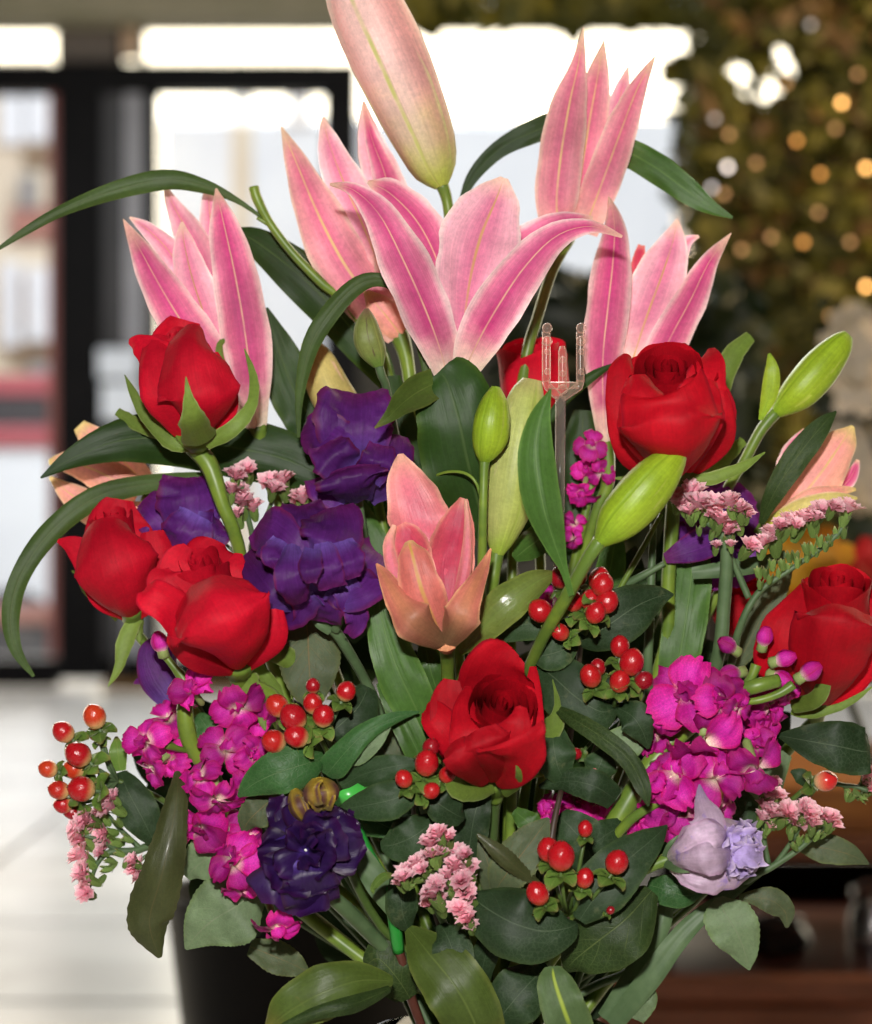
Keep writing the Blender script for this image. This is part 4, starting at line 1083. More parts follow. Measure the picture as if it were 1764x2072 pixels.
def ruffle_flower(t, c, Rpx, face, n, seed, mat, el0=80, el1=12, ruf=0.16, wide=0.62, name='petal', inner=0.4, droop=0.0, nv=14, nu=17, jit=0.25):
    rng = random.Random(seed)
    M = frame_of(face)
    ctr = P(*c); Rm = Rpx*UNIT
    for k in range(n):
        f = k/(n-1)
        L = Rm*(inner + (1-inner)*f)*rng.uniform(1-jit*0.6, 1.08)
        e0 = R(el0 + (el1-el0)*f + rng.uniform(-16, 16))
        phi = k*2.3999 + rng.uniform(-0.5, 0.5)
        W = L*wide*rng.uniform(0.85, 1.2)
        m1 = rng.choice((2, 3, 3, 4)); ph = rng.random()*6.28
        sd = rng.random()*40
        dr = droop*f + rng.uniform(-0.15, 0.25)
        rd = Vector((math.cos(phi), math.sin(phi), 0)); td = Vector((-math.sin(phi), math.cos(phi), 0)); zd = Vector((0, 0, 1))
        rows = []; uv = []
        p = rd*Rm*0.05 - zd*Rm*0.28*(0.4 + 0.6*f)
        last = 0
        for i in range(nv):
            s = i/(nv-1)
            e = e0*(1 - 0.45*s) - dr*s*1.2
            if i: p = p + (rd*math.cos(e) + zd*math.sin(e))*(L/(nv-1))*1.15
            nn = zd*math.cos(e) - rd*math.sin(e)
            w = W*(0.12 + 0.9*math.sin(min(s*1.15, 1)*math.pi/2))*(1 - 0.35*sm(0.8, 1, s))
            row = []; ur = []
            for j in range(nu):
                a = -1 + 2*j/(nu-1)
                cupd = W*0.32*a*a*(1-0.6*s)
                rf = ruf*Rm*s*s*(math.sin(a*m1*1.6 + ph)*0.6 + 1.2*mnoise.noise(Vector((a*1.5 + sd, s*1.4, sd))) + 0.28*mnoise.noise(Vector((a*5 + sd, s*3, sd*2))))
                edge = (rd*math.cos(e) + zd*math.sin(e))*(L*(0.10*mnoise.noise(Vector((a*2.6+sd, 9, sd))) + 0.035*mnoise.noise(Vector((a*9+sd, 3, sd))) - 0.16*abs(a)**2.5)*s*s)
                row.append(ctr + M @ (p + td*(a*w*(1 - 0.06*s*math.sin(a*5+ph))) + nn*(cupd + rf) + edge))
                ur.append(((a+1)/2, 1-s))
            rows.append(row); uv.append(ur)
        mb = MB(); mb.grid(rows, uv)
        t.add(name, mb, mat)


PG = 'purple lisianthus in the bouquet'


def lisianthus(label, c, Rpx, face, n, seed, mat=M_PURP, stem=None, **kw):
    t = Thing('lisianthus', label, 'flower', P(*c), PG)
    ruffle_flower(t, c, Rpx, face, n, seed, mat, **kw)
    st = stem or to_vase(c[0]-face[0]*Rpx*0.3, c[1]+face[1]*Rpx*0.3+Rpx*0.2, c[2]+Rpx*0.25*0.3, 8, seed)
    t.add('stem', stem_mb(st, seed=seed, n=22), M_STEMG)
    return t


def broad(t, mat, lst, s0=0):
    for i, pts in enumerate(lst):
        leaf(t, mat, pts, name='petal', cup=(-0.25, 0.25, -0.1)[i % 3], wav=0.24, wf=1.2, crk=0.14, rag=0.16, nv=22, nu=17, seed=s0+i)


p1 = lisianthus('violet ruffled lisianthus under the curled leaf tip at upper left of centre', (716, 915, -14), 66, (0.15, 0.2, 1), 10, 101, el0=75, el1=24, ruf=0.24, wide=0.75, inner=0.55)
broad(p1, M_PURP, [((722, 796, -12, 50), (718, 830, -22, 78), (716, 880, -26, 76), (724, 935, -16, 34)), ((608, 888, -10, 32), (640, 888, -22, 56), (685, 905, -30, 56), (720, 930, -18, 26)),
    ((806, 880, -18, 20), (795, 920, -30, 44), (770, 970, -28, 46), (742, 1008, -14, 20)), ((655, 960, -16, 40), (675, 985, -26, 50), (705, 1000, -22, 40)),
    ((706, 942, -48, 64), (710, 968, -54, 76), (716, 995, -46, 64), (722, 1018, -24, 26)), ((658, 898, -42, 34), (676, 925, -48, 50), (704, 955, -40, 36)), ((770, 900, -36, 24), (762, 935, -44, 36), (745, 970, -36, 28))], 1010)
p2 = lisianthus('violet lisianthus tucked behind the pale rose stalk at left', (378, 1045, 18), 56, (-0.15, 0.25, 1), 8, 102, el0=70, el1=20, ruf=0.2, wide=0.8)
broad(p2, M_PURP, [((382, 966, 12, 50), (386, 1005, 4, 72), (392, 1070, 6, 46)), ((290, 1010, 12, 28), (322, 1042, 4, 54), (370, 1080, 8, 40)), ((352, 1110, 4, 36), (374, 1082, -4, 52), (398, 1040, 0, 36)), ((450, 1060, 6, 26), (430, 1070, 0, 40), (395, 1060, 4, 26))], 1020)
p3 = lisianthus('largest ruffled violet lisianthus with crumpled layers and a hanging petal', (628, 1150, -48), 84, (0.05, 0.0, 1), 12, 103, el0=84, el1=30, ruf=0.32, wide=0.6, inner=0.62, jit=0.35,
                stem=[(655, 1250, -34, 22), (672, 1270, -32, 13), (700, 1310, -26, 11), (760, 1420, 0, 10), (880, 1700, 26, 10), (960, 2085, 10, 10), (1010, 2600, 0, 9)])
broad(p3, M_PURP, [((612, 1022, -38, 38), (618, 1058, -48, 56), (624, 1120, -52, 50)), ((672, 1026, -46, 46), (676, 1058, -60, 64), (664, 1098, -74, 56), (646, 1145, -64, 26)), ((520, 1062, -40, 34), (550, 1082, -54, 54), (590, 1120, -62, 48), (620, 1160, -58, 22)),
    ((764, 1118, -42, 34), (746, 1142, -56, 60), (718, 1178, -64, 60), (665, 1200, -56, 32)), ((500, 1118, -40, 22), (528, 1152, -56, 46), (562, 1190, -64, 52), (605, 1215, -52, 28)), ((560, 1246, -40, 24), (588, 1222, -56, 50), (620, 1185, -64, 50)),
    ((742, 1222, -44, 26), (716, 1194, -58, 50), (680, 1165, -66, 52)), ((606, 1222, -74, 20), (596, 1195, -90, 36), (588, 1150, -92, 34), (592, 1100, -76, 16)), ((672, 1190, -82, 28), (660, 1150, -90, 36), (652, 1098, -78, 18)),
    ((640, 1255, -44, 40), (642, 1225, -60, 54), (640, 1180, -64, 44)), ((560, 1150, -80, 10), (556, 1125, -82, 30), (575, 1095, -72, 26)), ((716, 1170, -80, 14), (706, 1135, -84, 34), (690, 1095, -74, 26)), ((630, 1180, -98, 10), (628, 1150, -100, 24), (632, 1110, -88, 16))], 1030)
leaf(p3, M_PURP, ((705, 1285, -52, 10), (722, 1260, -58, 22), (710, 1215, -62, 28), (690, 1170, -64, 30)), name='petal', cup=-0.3, wav=0.3, rag=0.2, seed=5)
leaf(p3, M_STEMG, ((625, 1243, -36, 2), (645, 1262, -38, 9), (668, 1280, -36, 7)), name='sepal', cup=0.3)
leaf(p3, M_STEMG, ((690, 1240, -48, 3), (685, 1258, -44, 9), (676, 1280, -38, 8)), name='sepal', cup=0.3)
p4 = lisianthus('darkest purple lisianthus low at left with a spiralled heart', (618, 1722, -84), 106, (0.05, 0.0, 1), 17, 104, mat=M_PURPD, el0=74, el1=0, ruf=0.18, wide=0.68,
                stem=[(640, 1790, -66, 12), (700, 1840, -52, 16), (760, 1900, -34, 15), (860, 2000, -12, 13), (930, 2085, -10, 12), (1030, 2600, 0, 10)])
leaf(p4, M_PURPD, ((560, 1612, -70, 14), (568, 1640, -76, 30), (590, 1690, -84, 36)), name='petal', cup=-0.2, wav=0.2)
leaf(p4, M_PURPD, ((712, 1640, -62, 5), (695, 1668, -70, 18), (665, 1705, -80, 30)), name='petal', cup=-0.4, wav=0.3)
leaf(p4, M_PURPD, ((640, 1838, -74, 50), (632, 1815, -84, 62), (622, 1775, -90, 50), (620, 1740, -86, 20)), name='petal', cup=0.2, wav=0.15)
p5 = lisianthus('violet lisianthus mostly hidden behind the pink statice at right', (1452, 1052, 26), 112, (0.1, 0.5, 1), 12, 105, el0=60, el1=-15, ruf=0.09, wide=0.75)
leaf(p5, M_PURP, ((1345, 1130, -4, 10), (1385, 1115, -6, 26), (1430, 1095, -4, 34), (1480, 1065, 4, 22)), name='petal', cup=0.2, wav=0.1, label='lighter violet lower petal')
p6 = lisianthus('side view violet lisianthus below the large left rose, half hidden', (345, 1345, 24), 62, (-0.9, 0.35, 0.35), 8, 106, el0=70, el1=25, ruf=0.1, wide=0.7)
leaf(p6, M_PURP, ((312, 1290, 14, 4), (300, 1320, 10, 22), (318, 1370, 8, 38), (352, 1420, 8, 26)), name='petal', cup=0.3)
leaf(p6, M_PURP, ((270, 1383, 16, 2), (290, 1378, 12, 12), (330, 1395, 10, 22), (365, 1425, 12, 14)), name='petal', cup=0.3)
p7 = Thing('lisianthus', 'pale lilac lisianthus bud lying sideways at lower right', 'flower', P(1345, 1740, -60), PG)
for q, (pts, kw) in enumerate(((((1516, 1684, -54, 24), (1470, 1690, -62, 40), (1410, 1706, -64, 42), (1352, 1740, -62, 10)), dict(cup=0.4)),
                (((1470, 1690, -84, 26), (1450, 1690, -94, 36), (1410, 1702, -96, 36), (1372, 1724, -84, 24), (1350, 1740, -64, 9)), dict(cup=0.5)),
                (((1484, 1728, -80, 30), (1452, 1732, -96, 38), (1412, 1734, -98, 36), (1374, 1736, -86, 24), (1350, 1742, -64, 9)), dict(cup=0.55)),
                (((1526, 1754, -60, 14), (1480, 1766, -78, 34), (1425, 1772, -84, 36), (1380, 1760, -78, 26), (1351, 1744, -64, 8)), dict(cup=0.45)))):
    leaf(p7, M_LILAC, pts, name='petal', wav=0.22, wf=1.5, crk=0.24, rag=0.16, nv=26, nu=17, seed=71+q*5, **kw)
ruffle_flower(p7, (1486, 1722, -74), 66, (0.7, 0.0, 0.7), 13, 109, M_LILACB, el0=80, el1=30, ruf=0.2, wide=0.6, inner=0.65)
for q, pts in enumerate((((1540, 1700, -70, 16), (1512, 1702, -80, 26), (1478, 1708, -80, 22)), ((1544, 1732, -72, 18), (1514, 1730, -84, 26), (1478, 1728, -82, 22)), ((1530, 1678, -62, 14), (1504, 1684, -72, 22), (1470, 1696, -74, 20)))):
    leaf(p7, M_LILACB, pts, name='petal', cup=-0.3, wav=0.4, crk=0.3, rag=0.35, nv=18, nu=13, seed=150+q)
leaf(p7, M_LILAC, ((1415, 1587, -74, 2), (1420, 1622, -78, 17), (1432, 1655, -84, 34), (1424, 1690, -84, 40), (1390, 1720, -76, 24)), name='petal', cup=0.35, wav=0.08)
for s_ in (((1395, 1765, -84, 1), (1370, 1760, -80, 6), (1345, 1745, -66, 9)), ((1372, 1690, -70, 1), (1355, 1710, -70, 6), (1345, 1738, -64, 8))):
    leaf(p7, M_STEMG, s_, name='sepal', cup=0.3)
p7.add('stem', stem_mb([(1352, 1739, -62, 15), (1320, 1752, -62, 11), (1250, 1795, -60, 8), (1170, 1875, -54, 9), (1090, 1985, -30, 9), (1040, 2085, -12, 9), (970, 2600, 0, 9)], n=22), M_STEM)

wb = Thing('withered_bud', 'pair of withered yellow brown buds above the darkest purple lisianthus', 'bud', P(650, 1640, -80))
M_WITHER = PM('withered_petal', (0.24, 0.15, 0.02), edge=(0.3, 0.22, 0.03), deep=(0.09, 0.035, 0.03), tip=(0.38, 0.28, 0.03), tip0=0.35, root=(0.12, 0.09, 0.03), rough=0.55, vein=0.4, vsc=(14, 2), trans=0.05, blotch=(0.35, 0.27, 0.03), blotch_at=0.58)
for q, (pts) in enumerate(([(642, 1574, -80, 10), (646, 1586, -84, 26), (650, 1605, -86, 32), (652, 1624, -84, 25), (654, 1640, -80, 9)],
                           [(594, 1597, -76, 6), (598, 1610, -80, 15), (606, 1630, -82, 20), (618, 1652, -80, 16), (624, 1664, -76, 8)])):
    for j in range(6):
        wb.add('petal', bud_petal(pts, q + j*1.05, 0.7, 0.06 if j % 2 else -0.05, lobe=0.1, nu=7, nv=12), M_WITHER)
for j, s_ in enumerate((((668, 1592, -88, 1), (672, 1612, -92, 7), (662, 1640, -86, 8)), ((628, 1590, -88, 1), (628, 1615, -92, 8), (648, 1642, -86, 8)), ((652, 1578, -96, 2), (640, 1595, -100, 6), (646, 1630, -94, 8)),
                        ((628, 1655, -86, 1), (622, 1640, -88, 4), (612, 1612, -88, 4)), ((600, 1650, -84, 1), (604, 1636, -86, 4), (602, 1608, -84, 4)))):
    leaf(wb, M_WITHER, s_, name='sepal', cup=0.3, rag=0.4, seed=j)
wb.add('stem', stem_mb([(654, 1634, -80, 8), (664, 1660, -76, 7), (690, 1720, -60, 8), (760, 1860, -30, 9), (930, 2085, -14, 9), (1020, 2600, 0, 8)], n=22), M_STEMD)
wb.add('stem', stem_mb([(622, 1660, -76, 6), (640, 1680, -72, 6), (680, 1705, -62, 6)], n=8), M_STEMD)


# ------------------------------------------------------------------ stock (magenta florets)
def local_petal(seed, ruf=0.2):
    mb = MB(); rows = []; uv = []
    nv, nu = 9, 11
    for i in range(nv):
        s = i/(nv-1); row = []; ur = []
        w = 0.06 + 0.47*math.sin(min(s*1.25, 1)*math.pi/2)**1.3*(1 - 0.35*sm(0.78, 1, s))
        for j in range(nu):
            a = -1 + 2*j/(nu-1)
            x = s*(1 - 0.16*abs(a)**2.5) + 0.16*s*s*mnoise.noise(Vector((a*3.2+seed*3, 2, seed))) - 0.07*s*s*math.exp(-(a/0.2)**2)
            z = 0.34*math.sin(s*1.9) - 0.34*s*s + 0.24*a*a*(1-s) + ruf*s*s*(1.3*mnoise.noise(Vector((a*1.7+seed*5, s*2, seed))) + 0.5*mnoise.noise(Vector((a*4.5+seed, s*3, seed*2))))
            row.append(Vector((x, a*w, z))); ur.append(((a+1)/2, 1-s))
        rows.append(row); uv.append(ur)
    mb.grid(rows, uv)
    return mb.mesh('stock_petal', M_STOCK)


SPET = [local_petal(i+1, 0.24 + 0.08*(i % 3)) for i in range(7)]
mb = MB(); mb.tube([Vector((0, 0, -1.0)), Vector((0, 0, -0.85)), Vector((0, 0, -0.3)), Vector((0, 0, -0.02))], [0.07, 0.15, 0.14, 0.12], 8)
SCAL = mb.mesh('stock_calyx', M_STOCKG)


def bud_local(seed):
    mb = MB(); rng = random.Random(seed)
    for k in range(3):
        rows = []; uv = []
        for i in range(9):
            s = i/8; row = []; ur = []
            r = 0.42*math.sin(0.25 + s*2.55)**0.9
            for j in range(7):
                a = -1 + 2*j/6
                an = k*2.094 + a*1.25
                rr = r*(1 + 0.10*(a > 0) + 0.06*mnoise.noise(Vector((a*2, s*3, seed+k))))
                row.append(Vector((math.cos(an)*rr, math.sin(an)*rr, s*1.15))); ur.append(((a+1)/2, 1-s))
            rows.append(row); uv.append(ur)
        mb.grid(rows, uv)
    return mb.mesh('stock_bud', M_STOCK)


SBUD = [bud_local(i) for i in range(3)]


def stock(label, florets, stems, seed, leaves=()):
    """florets: x, y, d, radius, facing right, facing up, kind"""
    rng = random.Random(seed)
    f0 = florets[0]
    t = Thing('stock_flower', label, 'flower', P(f0[0], f0[1], f0[2]), 'magenta stock flowers in the bouquet')
    for (x, y, d, r, fx, fy, kind) in florets:
        d += rng.uniform(-9, 9)
        M = Matrix.Translation(P(x, y, d)) @ (frame_of((fx + rng.uniform(-.3, .3), fy + rng.uniform(-.3, .3), 0.25 if kind == 'b' else 0.8)) @ Matrix.Rotation(rng.uniform(0, 6.28), 3, 'Z')).to_4x4() @ Matrix.Scale(r*UNIT*(1.1 if kind == 'b' else rng.uniform(0.8, 1.1)), 4)
        if kind == 'b':
            o = t.inst('bud', rng.choice(SBUD), M)
            t.inst('calyx', SCAL, Matrix.Translation((0, 0, 0.42)) @ Matrix.Diagonal((2.0, 2.0, 0.7, 1)), o)
            continue
        o = t.inst('floret', SCAL, M)
        n = 8 if kind == 'd' else 5
        for k in range(n):
            outer = k < (5 if kind == 'd' else 4)
            el = R(rng.uniform(-25, 40) if outer else rng.uniform(48, 80))
            sc = rng.uniform(0.88, 1.12)*(1.0 if outer else 0.62)
            A = Matrix.Rotation(k*2*math.pi/(5 if kind == 'd' else 4) + rng.uniform(-0.25, 0.25) + (0.6 if not outer else 0), 4, 'Z') @ Matrix.Rotation(-el, 4, 'Y') @ Matrix.Rotation(rng.uniform(-0.35, 0.35), 4, 'X') @ Matrix.Scale(sc, 4)
            t.inst('petal', rng.choice(SPET), A, o)
    for s_ in stems:
        t.add('stem', stem_mb(s_, n=max(8, len(s_)*4), ns=10), M_STEM)
    return t


s1 = stock('magenta stock spike at lower left below the largest rose', [
    (480, 1425, -22, 58, 0.2, -0.1, 's'), (392, 1400, -44, 50, -0.3, 0.4, 'd'), (520, 1455, -14, 46, 0.3, 0, 's'),
    (345, 1462, -10, 62, -0.3, 0.5, 's'), (300, 1500, -34, 50, -0.8, 0.3, 'd'), (312, 1548, -26, 46, -0.6, -0.5, 's'), (352, 1535, -12, 50, -0.2, -0.3, 's'),
    (455, 1520, -34, 62, 0.1, 0.5, 's'), (505, 1525, -26, 46, 0.6, 0.2, 'd'), (410, 1575, -50, 54, -0.5, 0.3, 's'), (440, 1608, -56, 60, 0, -0.8, 's'), (490, 1585, -42, 46, 0.5, -0.2, 's'),
    (405, 1662, -26, 66, -0.2, -0.4, 'd'), (460, 1680, -26, 54, 0.1, -0.2, 's'), (500, 1690, -34, 46, 0.3, -0.4, 's'),
    (478, 1745, -52, 54, -0.4, 0.1, 'd'), (490, 1790, -50, 50, -0.3, -0.6, 's'), (558, 1868, -60, 52, 0.3, -0.9, 's'), (530, 1725, -30, 44, 0.3, 0.2, 'd'),
    (330, 1322, -26, 36, -0.2, 0.9, 'b')],
    [[(332, 1325, -26, 8), (352, 1350, -26, 8), (375, 1385, -26, 14), (374, 1450, -26, 17), (388, 1510, -22, 18), (430, 1570, -14, 17), (470, 1680, 0, 16), (560, 1800, 6, 15), (760, 1960, 0, 14), (940, 2085, 0, 12), (1020, 2600, 0, 10)],
     [(385, 1520, -20, 6), (360, 1515, -28, 6), (335, 1505, -34, 10)], [(425, 1560, -18, 8), (440, 1530, -24, 9), (448, 1500, -26, 6)]], 201)
s2 = stock('large magenta stock spike at right with a pale cut stem end', [
    (1395, 1405, -52, 84, -0.15, 0.3, 'd'), (1450, 1415, -58, 62, 0.1, 0.3, 'd'), (1360, 1440, -44, 58, -0.5, -0.1, 's'), (1485, 1430, -62, 48, 0.5, 0.1, 's'),
    (1425, 1490, -64, 80, 0, -0.75, 's'), (1530, 1450, -34, 60, 0.2, 0, 'd'), (1505, 1490, -30, 54, 0.2, -0.2, 's'), (1550, 1425, -28, 46, 0.6, 0, 's'),
    (1525, 1545, -56, 74, 0.2, -0.7, 's'), (1530, 1500, -48, 50, 0.3, 0.3, 'd'), (1375, 1570, -62, 74, -0.3, 0.3, 's'), (1445, 1575, -58, 68, 0.4, 0.2, 's'), (1330, 1575, -48, 46, -0.7, 0.1, 's'),
    (1375, 1640, -44, 76, -0.3, -0.3, 'd'), (1330, 1650, -36, 50, -0.6, -0.2, 's'), (1450, 1635, -34, 50, 0.5, -0.3, 's'), (1290, 1685, -30, 46, -0.3, -0.4, 'd'), (1330, 1500, -20, 50, -0.5, 0.2, 's'),
    (1490, 1318, -52, 34, -0.8, 0.4, 'b'), (1542, 1310, -54, 34, 0.1, 0.9, 'b'), (1565, 1340, -54, 36, 0.9, 0.3, 'b'), (1500, 1360, -44, 38, -0.8, -0.1, 'b'), (1560, 1365, -44, 36, 0.8, -0.1, 'b'),
    (1618, 1372, -62, 38, 0.8, 0.5, 'b'), (1590, 1400, -40, 36, 0.7, -0.5, 's')],
    [[(1575, 1377, -54, 13), (1530, 1388, -56, 15), (1480, 1404, -48, 15), (1420, 1450, -30, 16), (1330, 1530, -28, 20), (1260, 1640, -30, 22), (1210, 1735, -26, 22), (1130, 1900, -8, 18), (1060, 2085, 0, 14), (970, 2600, 0, 11)],
     [(1485, 1420, -58, 6), (1530, 1418, -62, 7), (1575, 1404, -62, 8), (1605, 1385, -62, 10)], [(1500, 1396, -52, 8), (1520, 1370, -54, 9), (1530, 1345, -54, 11)],
     [(1235, 1705, -34, 10), (1280, 1655, -44, 10), (1340, 1620, -50, 8)], [(1320, 1548, -34, 8), (1355, 1535, -44, 8), (1385, 1530, -50, 7)]], 202)
s3 = stock('small magenta stock blossoms behind the clear plastic fork stick', [
    (1195, 905, 30, 36, -0.2, 0.4, 's'), (1188, 950, 26, 36, -0.3, 0, 'd'), (1215, 955, 30, 32, 0.5, 0, 's'), (1180, 990, 26, 36, -0.4, -0.6, 's'), (1165, 1060, 30, 30, -0.5, 0, 's'), (1160, 1090, 26, 28, 0.2, -0.6, 's')],
    [[(1205, 890, 34, 6), (1200, 960, 34, 8), (1180, 1060, 36, 9), (1140, 1250, 40, 10), (1080, 1700, 30, 10), (1040, 2085, 10, 10), (980, 2600, 0, 9)]], 203)
s4 = stock('magenta stock blossoms in shade between the middle rose stalk and thick green stem', [
    (1120, 1635, 0, 40, -0.5, 0.2, 'd'), (1160, 1630, -4, 46, 0, 0.2, 'd'), (1200, 1625, -2, 44, 0.3, 0.3, 'd'), (1225, 1650, 4, 40, 0.5, 0, 's'), (1170, 1655, 4, 40, 0, -0.4, 's'), (1110, 1210, 24, 26, -0.2, 0.2, 's'), (1255, 1690, -4, 40, 0.4, -0.3, 's')],
    [[(1165, 1650, 10, 9), (1150, 1720, 20, 10), (1090, 1900, 24, 10), (1050, 2085, 10, 10), (980, 2600, 0, 9)], [(1112, 1220, 30, 5), (1125, 1400, 34, 6), (1160, 1640, 14, 7)]], 204)


# ------------------------------------------------------------------ statice (papery pink sprays)
def statice_local(seed):
    rng = random.Random(seed)
    mb = MB()
    for layer in range(3):
        n = 20
        rows = []; uv = []
        off = rng.uniform(-0.25, 0.25), rng.uniform(-0.25, 0.25)
        sc = (1.0, 0.72, 0.5)[layer]
        for i in range(4):
            s = i/3; row = []; ur = []
            for k in range(n):
                a = 2*math.pi*k/n
                r = sc*(0.12 + 0.88*s)*(1 + (0.13 if k % 2 else -0.13)*s*s + 0.34*s*mnoise.noise(Vector((math.cos(a)*1.5+seed, math.sin(a)*1.5, layer))))
                z = -0.75 + 0.8*s**0.7 + 0.3*layer*0.6 + 0.22*s*mnoise.noise(Vector((math.cos(a)*2.5, math.sin(a)*2.5+seed, layer+5)))
                row.append(Vector((math.cos(a)*r + off[0]*s, math.sin(a)*r + off[1]*s, z))); ur.append((k/n, 1-s))
            rows.append(row); uv.append(ur)
        mb.grid(rows, uv, True)
    return mb.mesh('statice_floret', M_STAT)


SFL = [statice_local(i*3+1) for i in range(6)]
mb = MB()
for k in range(5):
    a = k*2*math.pi/5
    rows = []; uv = []
    for i in range(5):
        s = i/4
        w = 0.32*math.sin(0.5 + s*2.5)
        c = Vector((math.cos(a), math.sin(a), 0))*(0.16 + 0.36*s); td = Vector((-math.sin(a), math.cos(a), 0))
        rows.append([c + Vector((0, 0, -1.9 + 1.5*s)) + td*w*q + c*0.1*(1-q*q) for q in (-1, 0, 1)])
        uv.append([(0.5+q/2, 1-s) for q in (-1, 0, 1)])
    mb.grid(rows, uv)
SGR = mb.mesh('statice_calyx', M_STATG)


def statice(label, fl, stems, seed, d, grow=(0, 1), sm_=M_STEMG, extra=()):
    rng = random.Random(seed)
    t = Thing('statice', label, 'flower', P(fl[0][0], fl[0][1], d), 'pink statice sprays in the bouquet')
    for f in fl:
        x, y, r = f[:3]
        dd = d + rng.uniform(-7, 7) + (f[3] if len(f) > 3 else 0)
        fx, fy = grow[0] + rng.uniform(-0.35, 0.35), grow[1] + rng.uniform(-0.3, 0.3)
        M = Matrix.Translation(P(x, y, dd)) @ (frame_of((fx, fy, rng.uniform(0.25, 0.8))) @ Matrix.Rotation(rng.uniform(0, 6.28), 3, 'Z')).to_4x4() @ Matrix.Scale(r*UNIT*1.5, 4)
        o = t.inst('floret', rng.choice(SFL), M)
        t.inst('calyx', SGR, Matrix.Rotation(rng.uniform(0, 6), 4, 'Z') @ Matrix.Scale(rng.uniform(0.9, 1.25), 4), o)
    for (x, y, r, fx, fy) in extra:    # green calyces without a bloom
        M = Matrix.Translation(P(x, y, d + rng.uniform(-4, 8))) @ frame_of((fx, fy, 0.15)).to_4x4() @ Matrix.Scale(r*UNIT, 4)
        t.inst('calyx', SGR, M)
    for s_ in stems:
        t.add('stem', stem_mb(s_, n=max(8, len(s_)*4), ns=7), sm_)
    return t


st1 = statice('pink statice spray beside the bare rose stalk at upper left', [(478, 955, 16), (500, 945, 15), (468, 985, 14), (490, 1008, 18), (510, 1020, 15), (478, 1035, 12), (482, 985, 14), (545, 970, 18), (568, 965, 17), (555, 983, 14),
              (610, 1000, 18), (630, 995, 14), (640, 1012, 10), (600, 1010, 12), (440, 1080, 12)],
              [[(490, 985, 10, 5), (505, 1060, 14, 6), (560, 1250, 30, 7), (760, 1700, 40, 8), (950, 2085, 20, 8), (1000, 2600, 0, 8)], [(555, 985, 10, 4), (545, 1030, 14, 5), (520, 1080, 16, 5)], [(618, 1010, 10, 4), (590, 1060, 16, 5), (540, 1140, 20, 5)],
               [(445, 1090, 16, 3), (480, 1120, 16, 4), (520, 1130, 18, 4)]], 301, 4)
st2 = statice('pink statice head under the round right rose on a flat grey green stalk', [(1370, 1000, 16), (1398, 988, 19), (1415, 1010, 18), (1442, 1013, 18), (1395, 1028, 14), (1475, 1008, 17), (1497, 1022, 16), (1492, 1046, 14), (1460, 1045, 15),
              (1472, 1066, 16), (1440, 1035, 12), (1512, 1035, 11), (1380, 1015, 12), (1425, 1030, 12), (1450, 1100, 8), (1478, 1098, 8)],
              [[(1385, 1025, -30, 4), (1420, 1050, -28, 7), (1455, 1072, -28, 10), (1470, 1120, -26, 13), (1464, 1230, -20, 14), (1452, 1330, -14, 14), (1400, 1500, 20, 12), (1180, 1900, 24, 11), (1040, 2085, 6, 10), (980, 2600, 0, 9)], [(1490, 1045, -30, 4), (1478, 1075, -28, 6), (1470, 1110, -26, 7)],
               [(1480, 1130, -24, 6), (1500, 1175, -22, 7), (1515, 1210, -22, 7)]], 302, -36,
              extra=((1388, 1040, 14, -.3, .6), (1415, 1058, 14, 0, .7), (1445, 1068, 14, .2, .7), (1462, 1090, 15, -.2, .8), (1485, 1085, 14, .4, .7)))
st3 = statice('long slanting pink statice spray in front of the peach lily at right', [(1522, 1098, 14), (1545, 1090, 13), (1566, 1070, 17), (1580, 1058, 12), (1600, 1050, 16), (1625, 1044, 16), (1645, 1036, 15), (1665, 1028, 15), (1690, 1020, 14), (1716, 1020, 17), (1556, 1084, 11), (1612, 1058, 11), (1655, 1042, 10)],
              [[(1720, 1045, -34, 4), (1690, 1085, -34, 5), (1640, 1125, -34, 5), (1575, 1168, -32, 6), (1530, 1205, -30, 7), (1495, 1275, -26, 8), (1460, 1400, -6, 9), (1300, 1750, 26, 9), (1060, 2085, 16, 9), (980, 2600, 0, 8)]], 303, -40, grow=(0.15, 1),
              extra=[(1530 + i*16, 1140 - i*8.2 + (i % 2)*8, 17, -0.25 + 0.1*(i % 3), 1) for i in range(12)] + [(1540 + i*19, 1165 - i*11, 15, 0.1, 1) for i in range(8)])
st4 = statice('pale pink statice spray hanging at lower left beside the long bronze leaf', [(215, 1625, 18), (200, 1640, 14), (165, 1655, 17), (148, 1672, 15), (182, 1665, 15), (155, 1690, 17), (200, 1685, 17), (207, 1706, 16), (155, 1725, 18), (168, 1737, 13), (200, 1722, 10), (160, 1765, 15),
              (172, 1777, 12), (170, 1806, 15), (270, 1755, 15), (264, 1740, 12), (224, 1608, 12), (276, 1772, 10)],
              [[(180, 1800, -6, 3), (195, 1750, -8, 5), (220, 1725, -6, 7), (270, 1722, -2, 8), (330, 1715, 6, 9), (480, 1790, 20, 9), (760, 1960, 24, 9), (950, 2085, 16, 9), (1000, 2600, 0, 8)], [(165, 1690, -10, 3), (200, 1700, -8, 5), (240, 1722, -4, 6)], [(215, 1645, -6, 4), (245, 1680, -2, 5), (285, 1718, 0, 6)],
               [(268, 1760, 4, 3), (285, 1740, 4, 4), (310, 1722, 6, 5)]], 304, -12, grow=(-0.7, 0.35),
              extra=((230, 1650, 16, -.4, .6), (240, 1690, 17, -.6, .3), (225, 1720, 16, -.6, .3), (205, 1735, 16, -.5, .2), (195, 1760, 17, -.5, 0), (215, 1765, 16, -.3, -.3), (195, 1795, 16, -.3, -.4), (260, 1735, 14, .2, .4)))
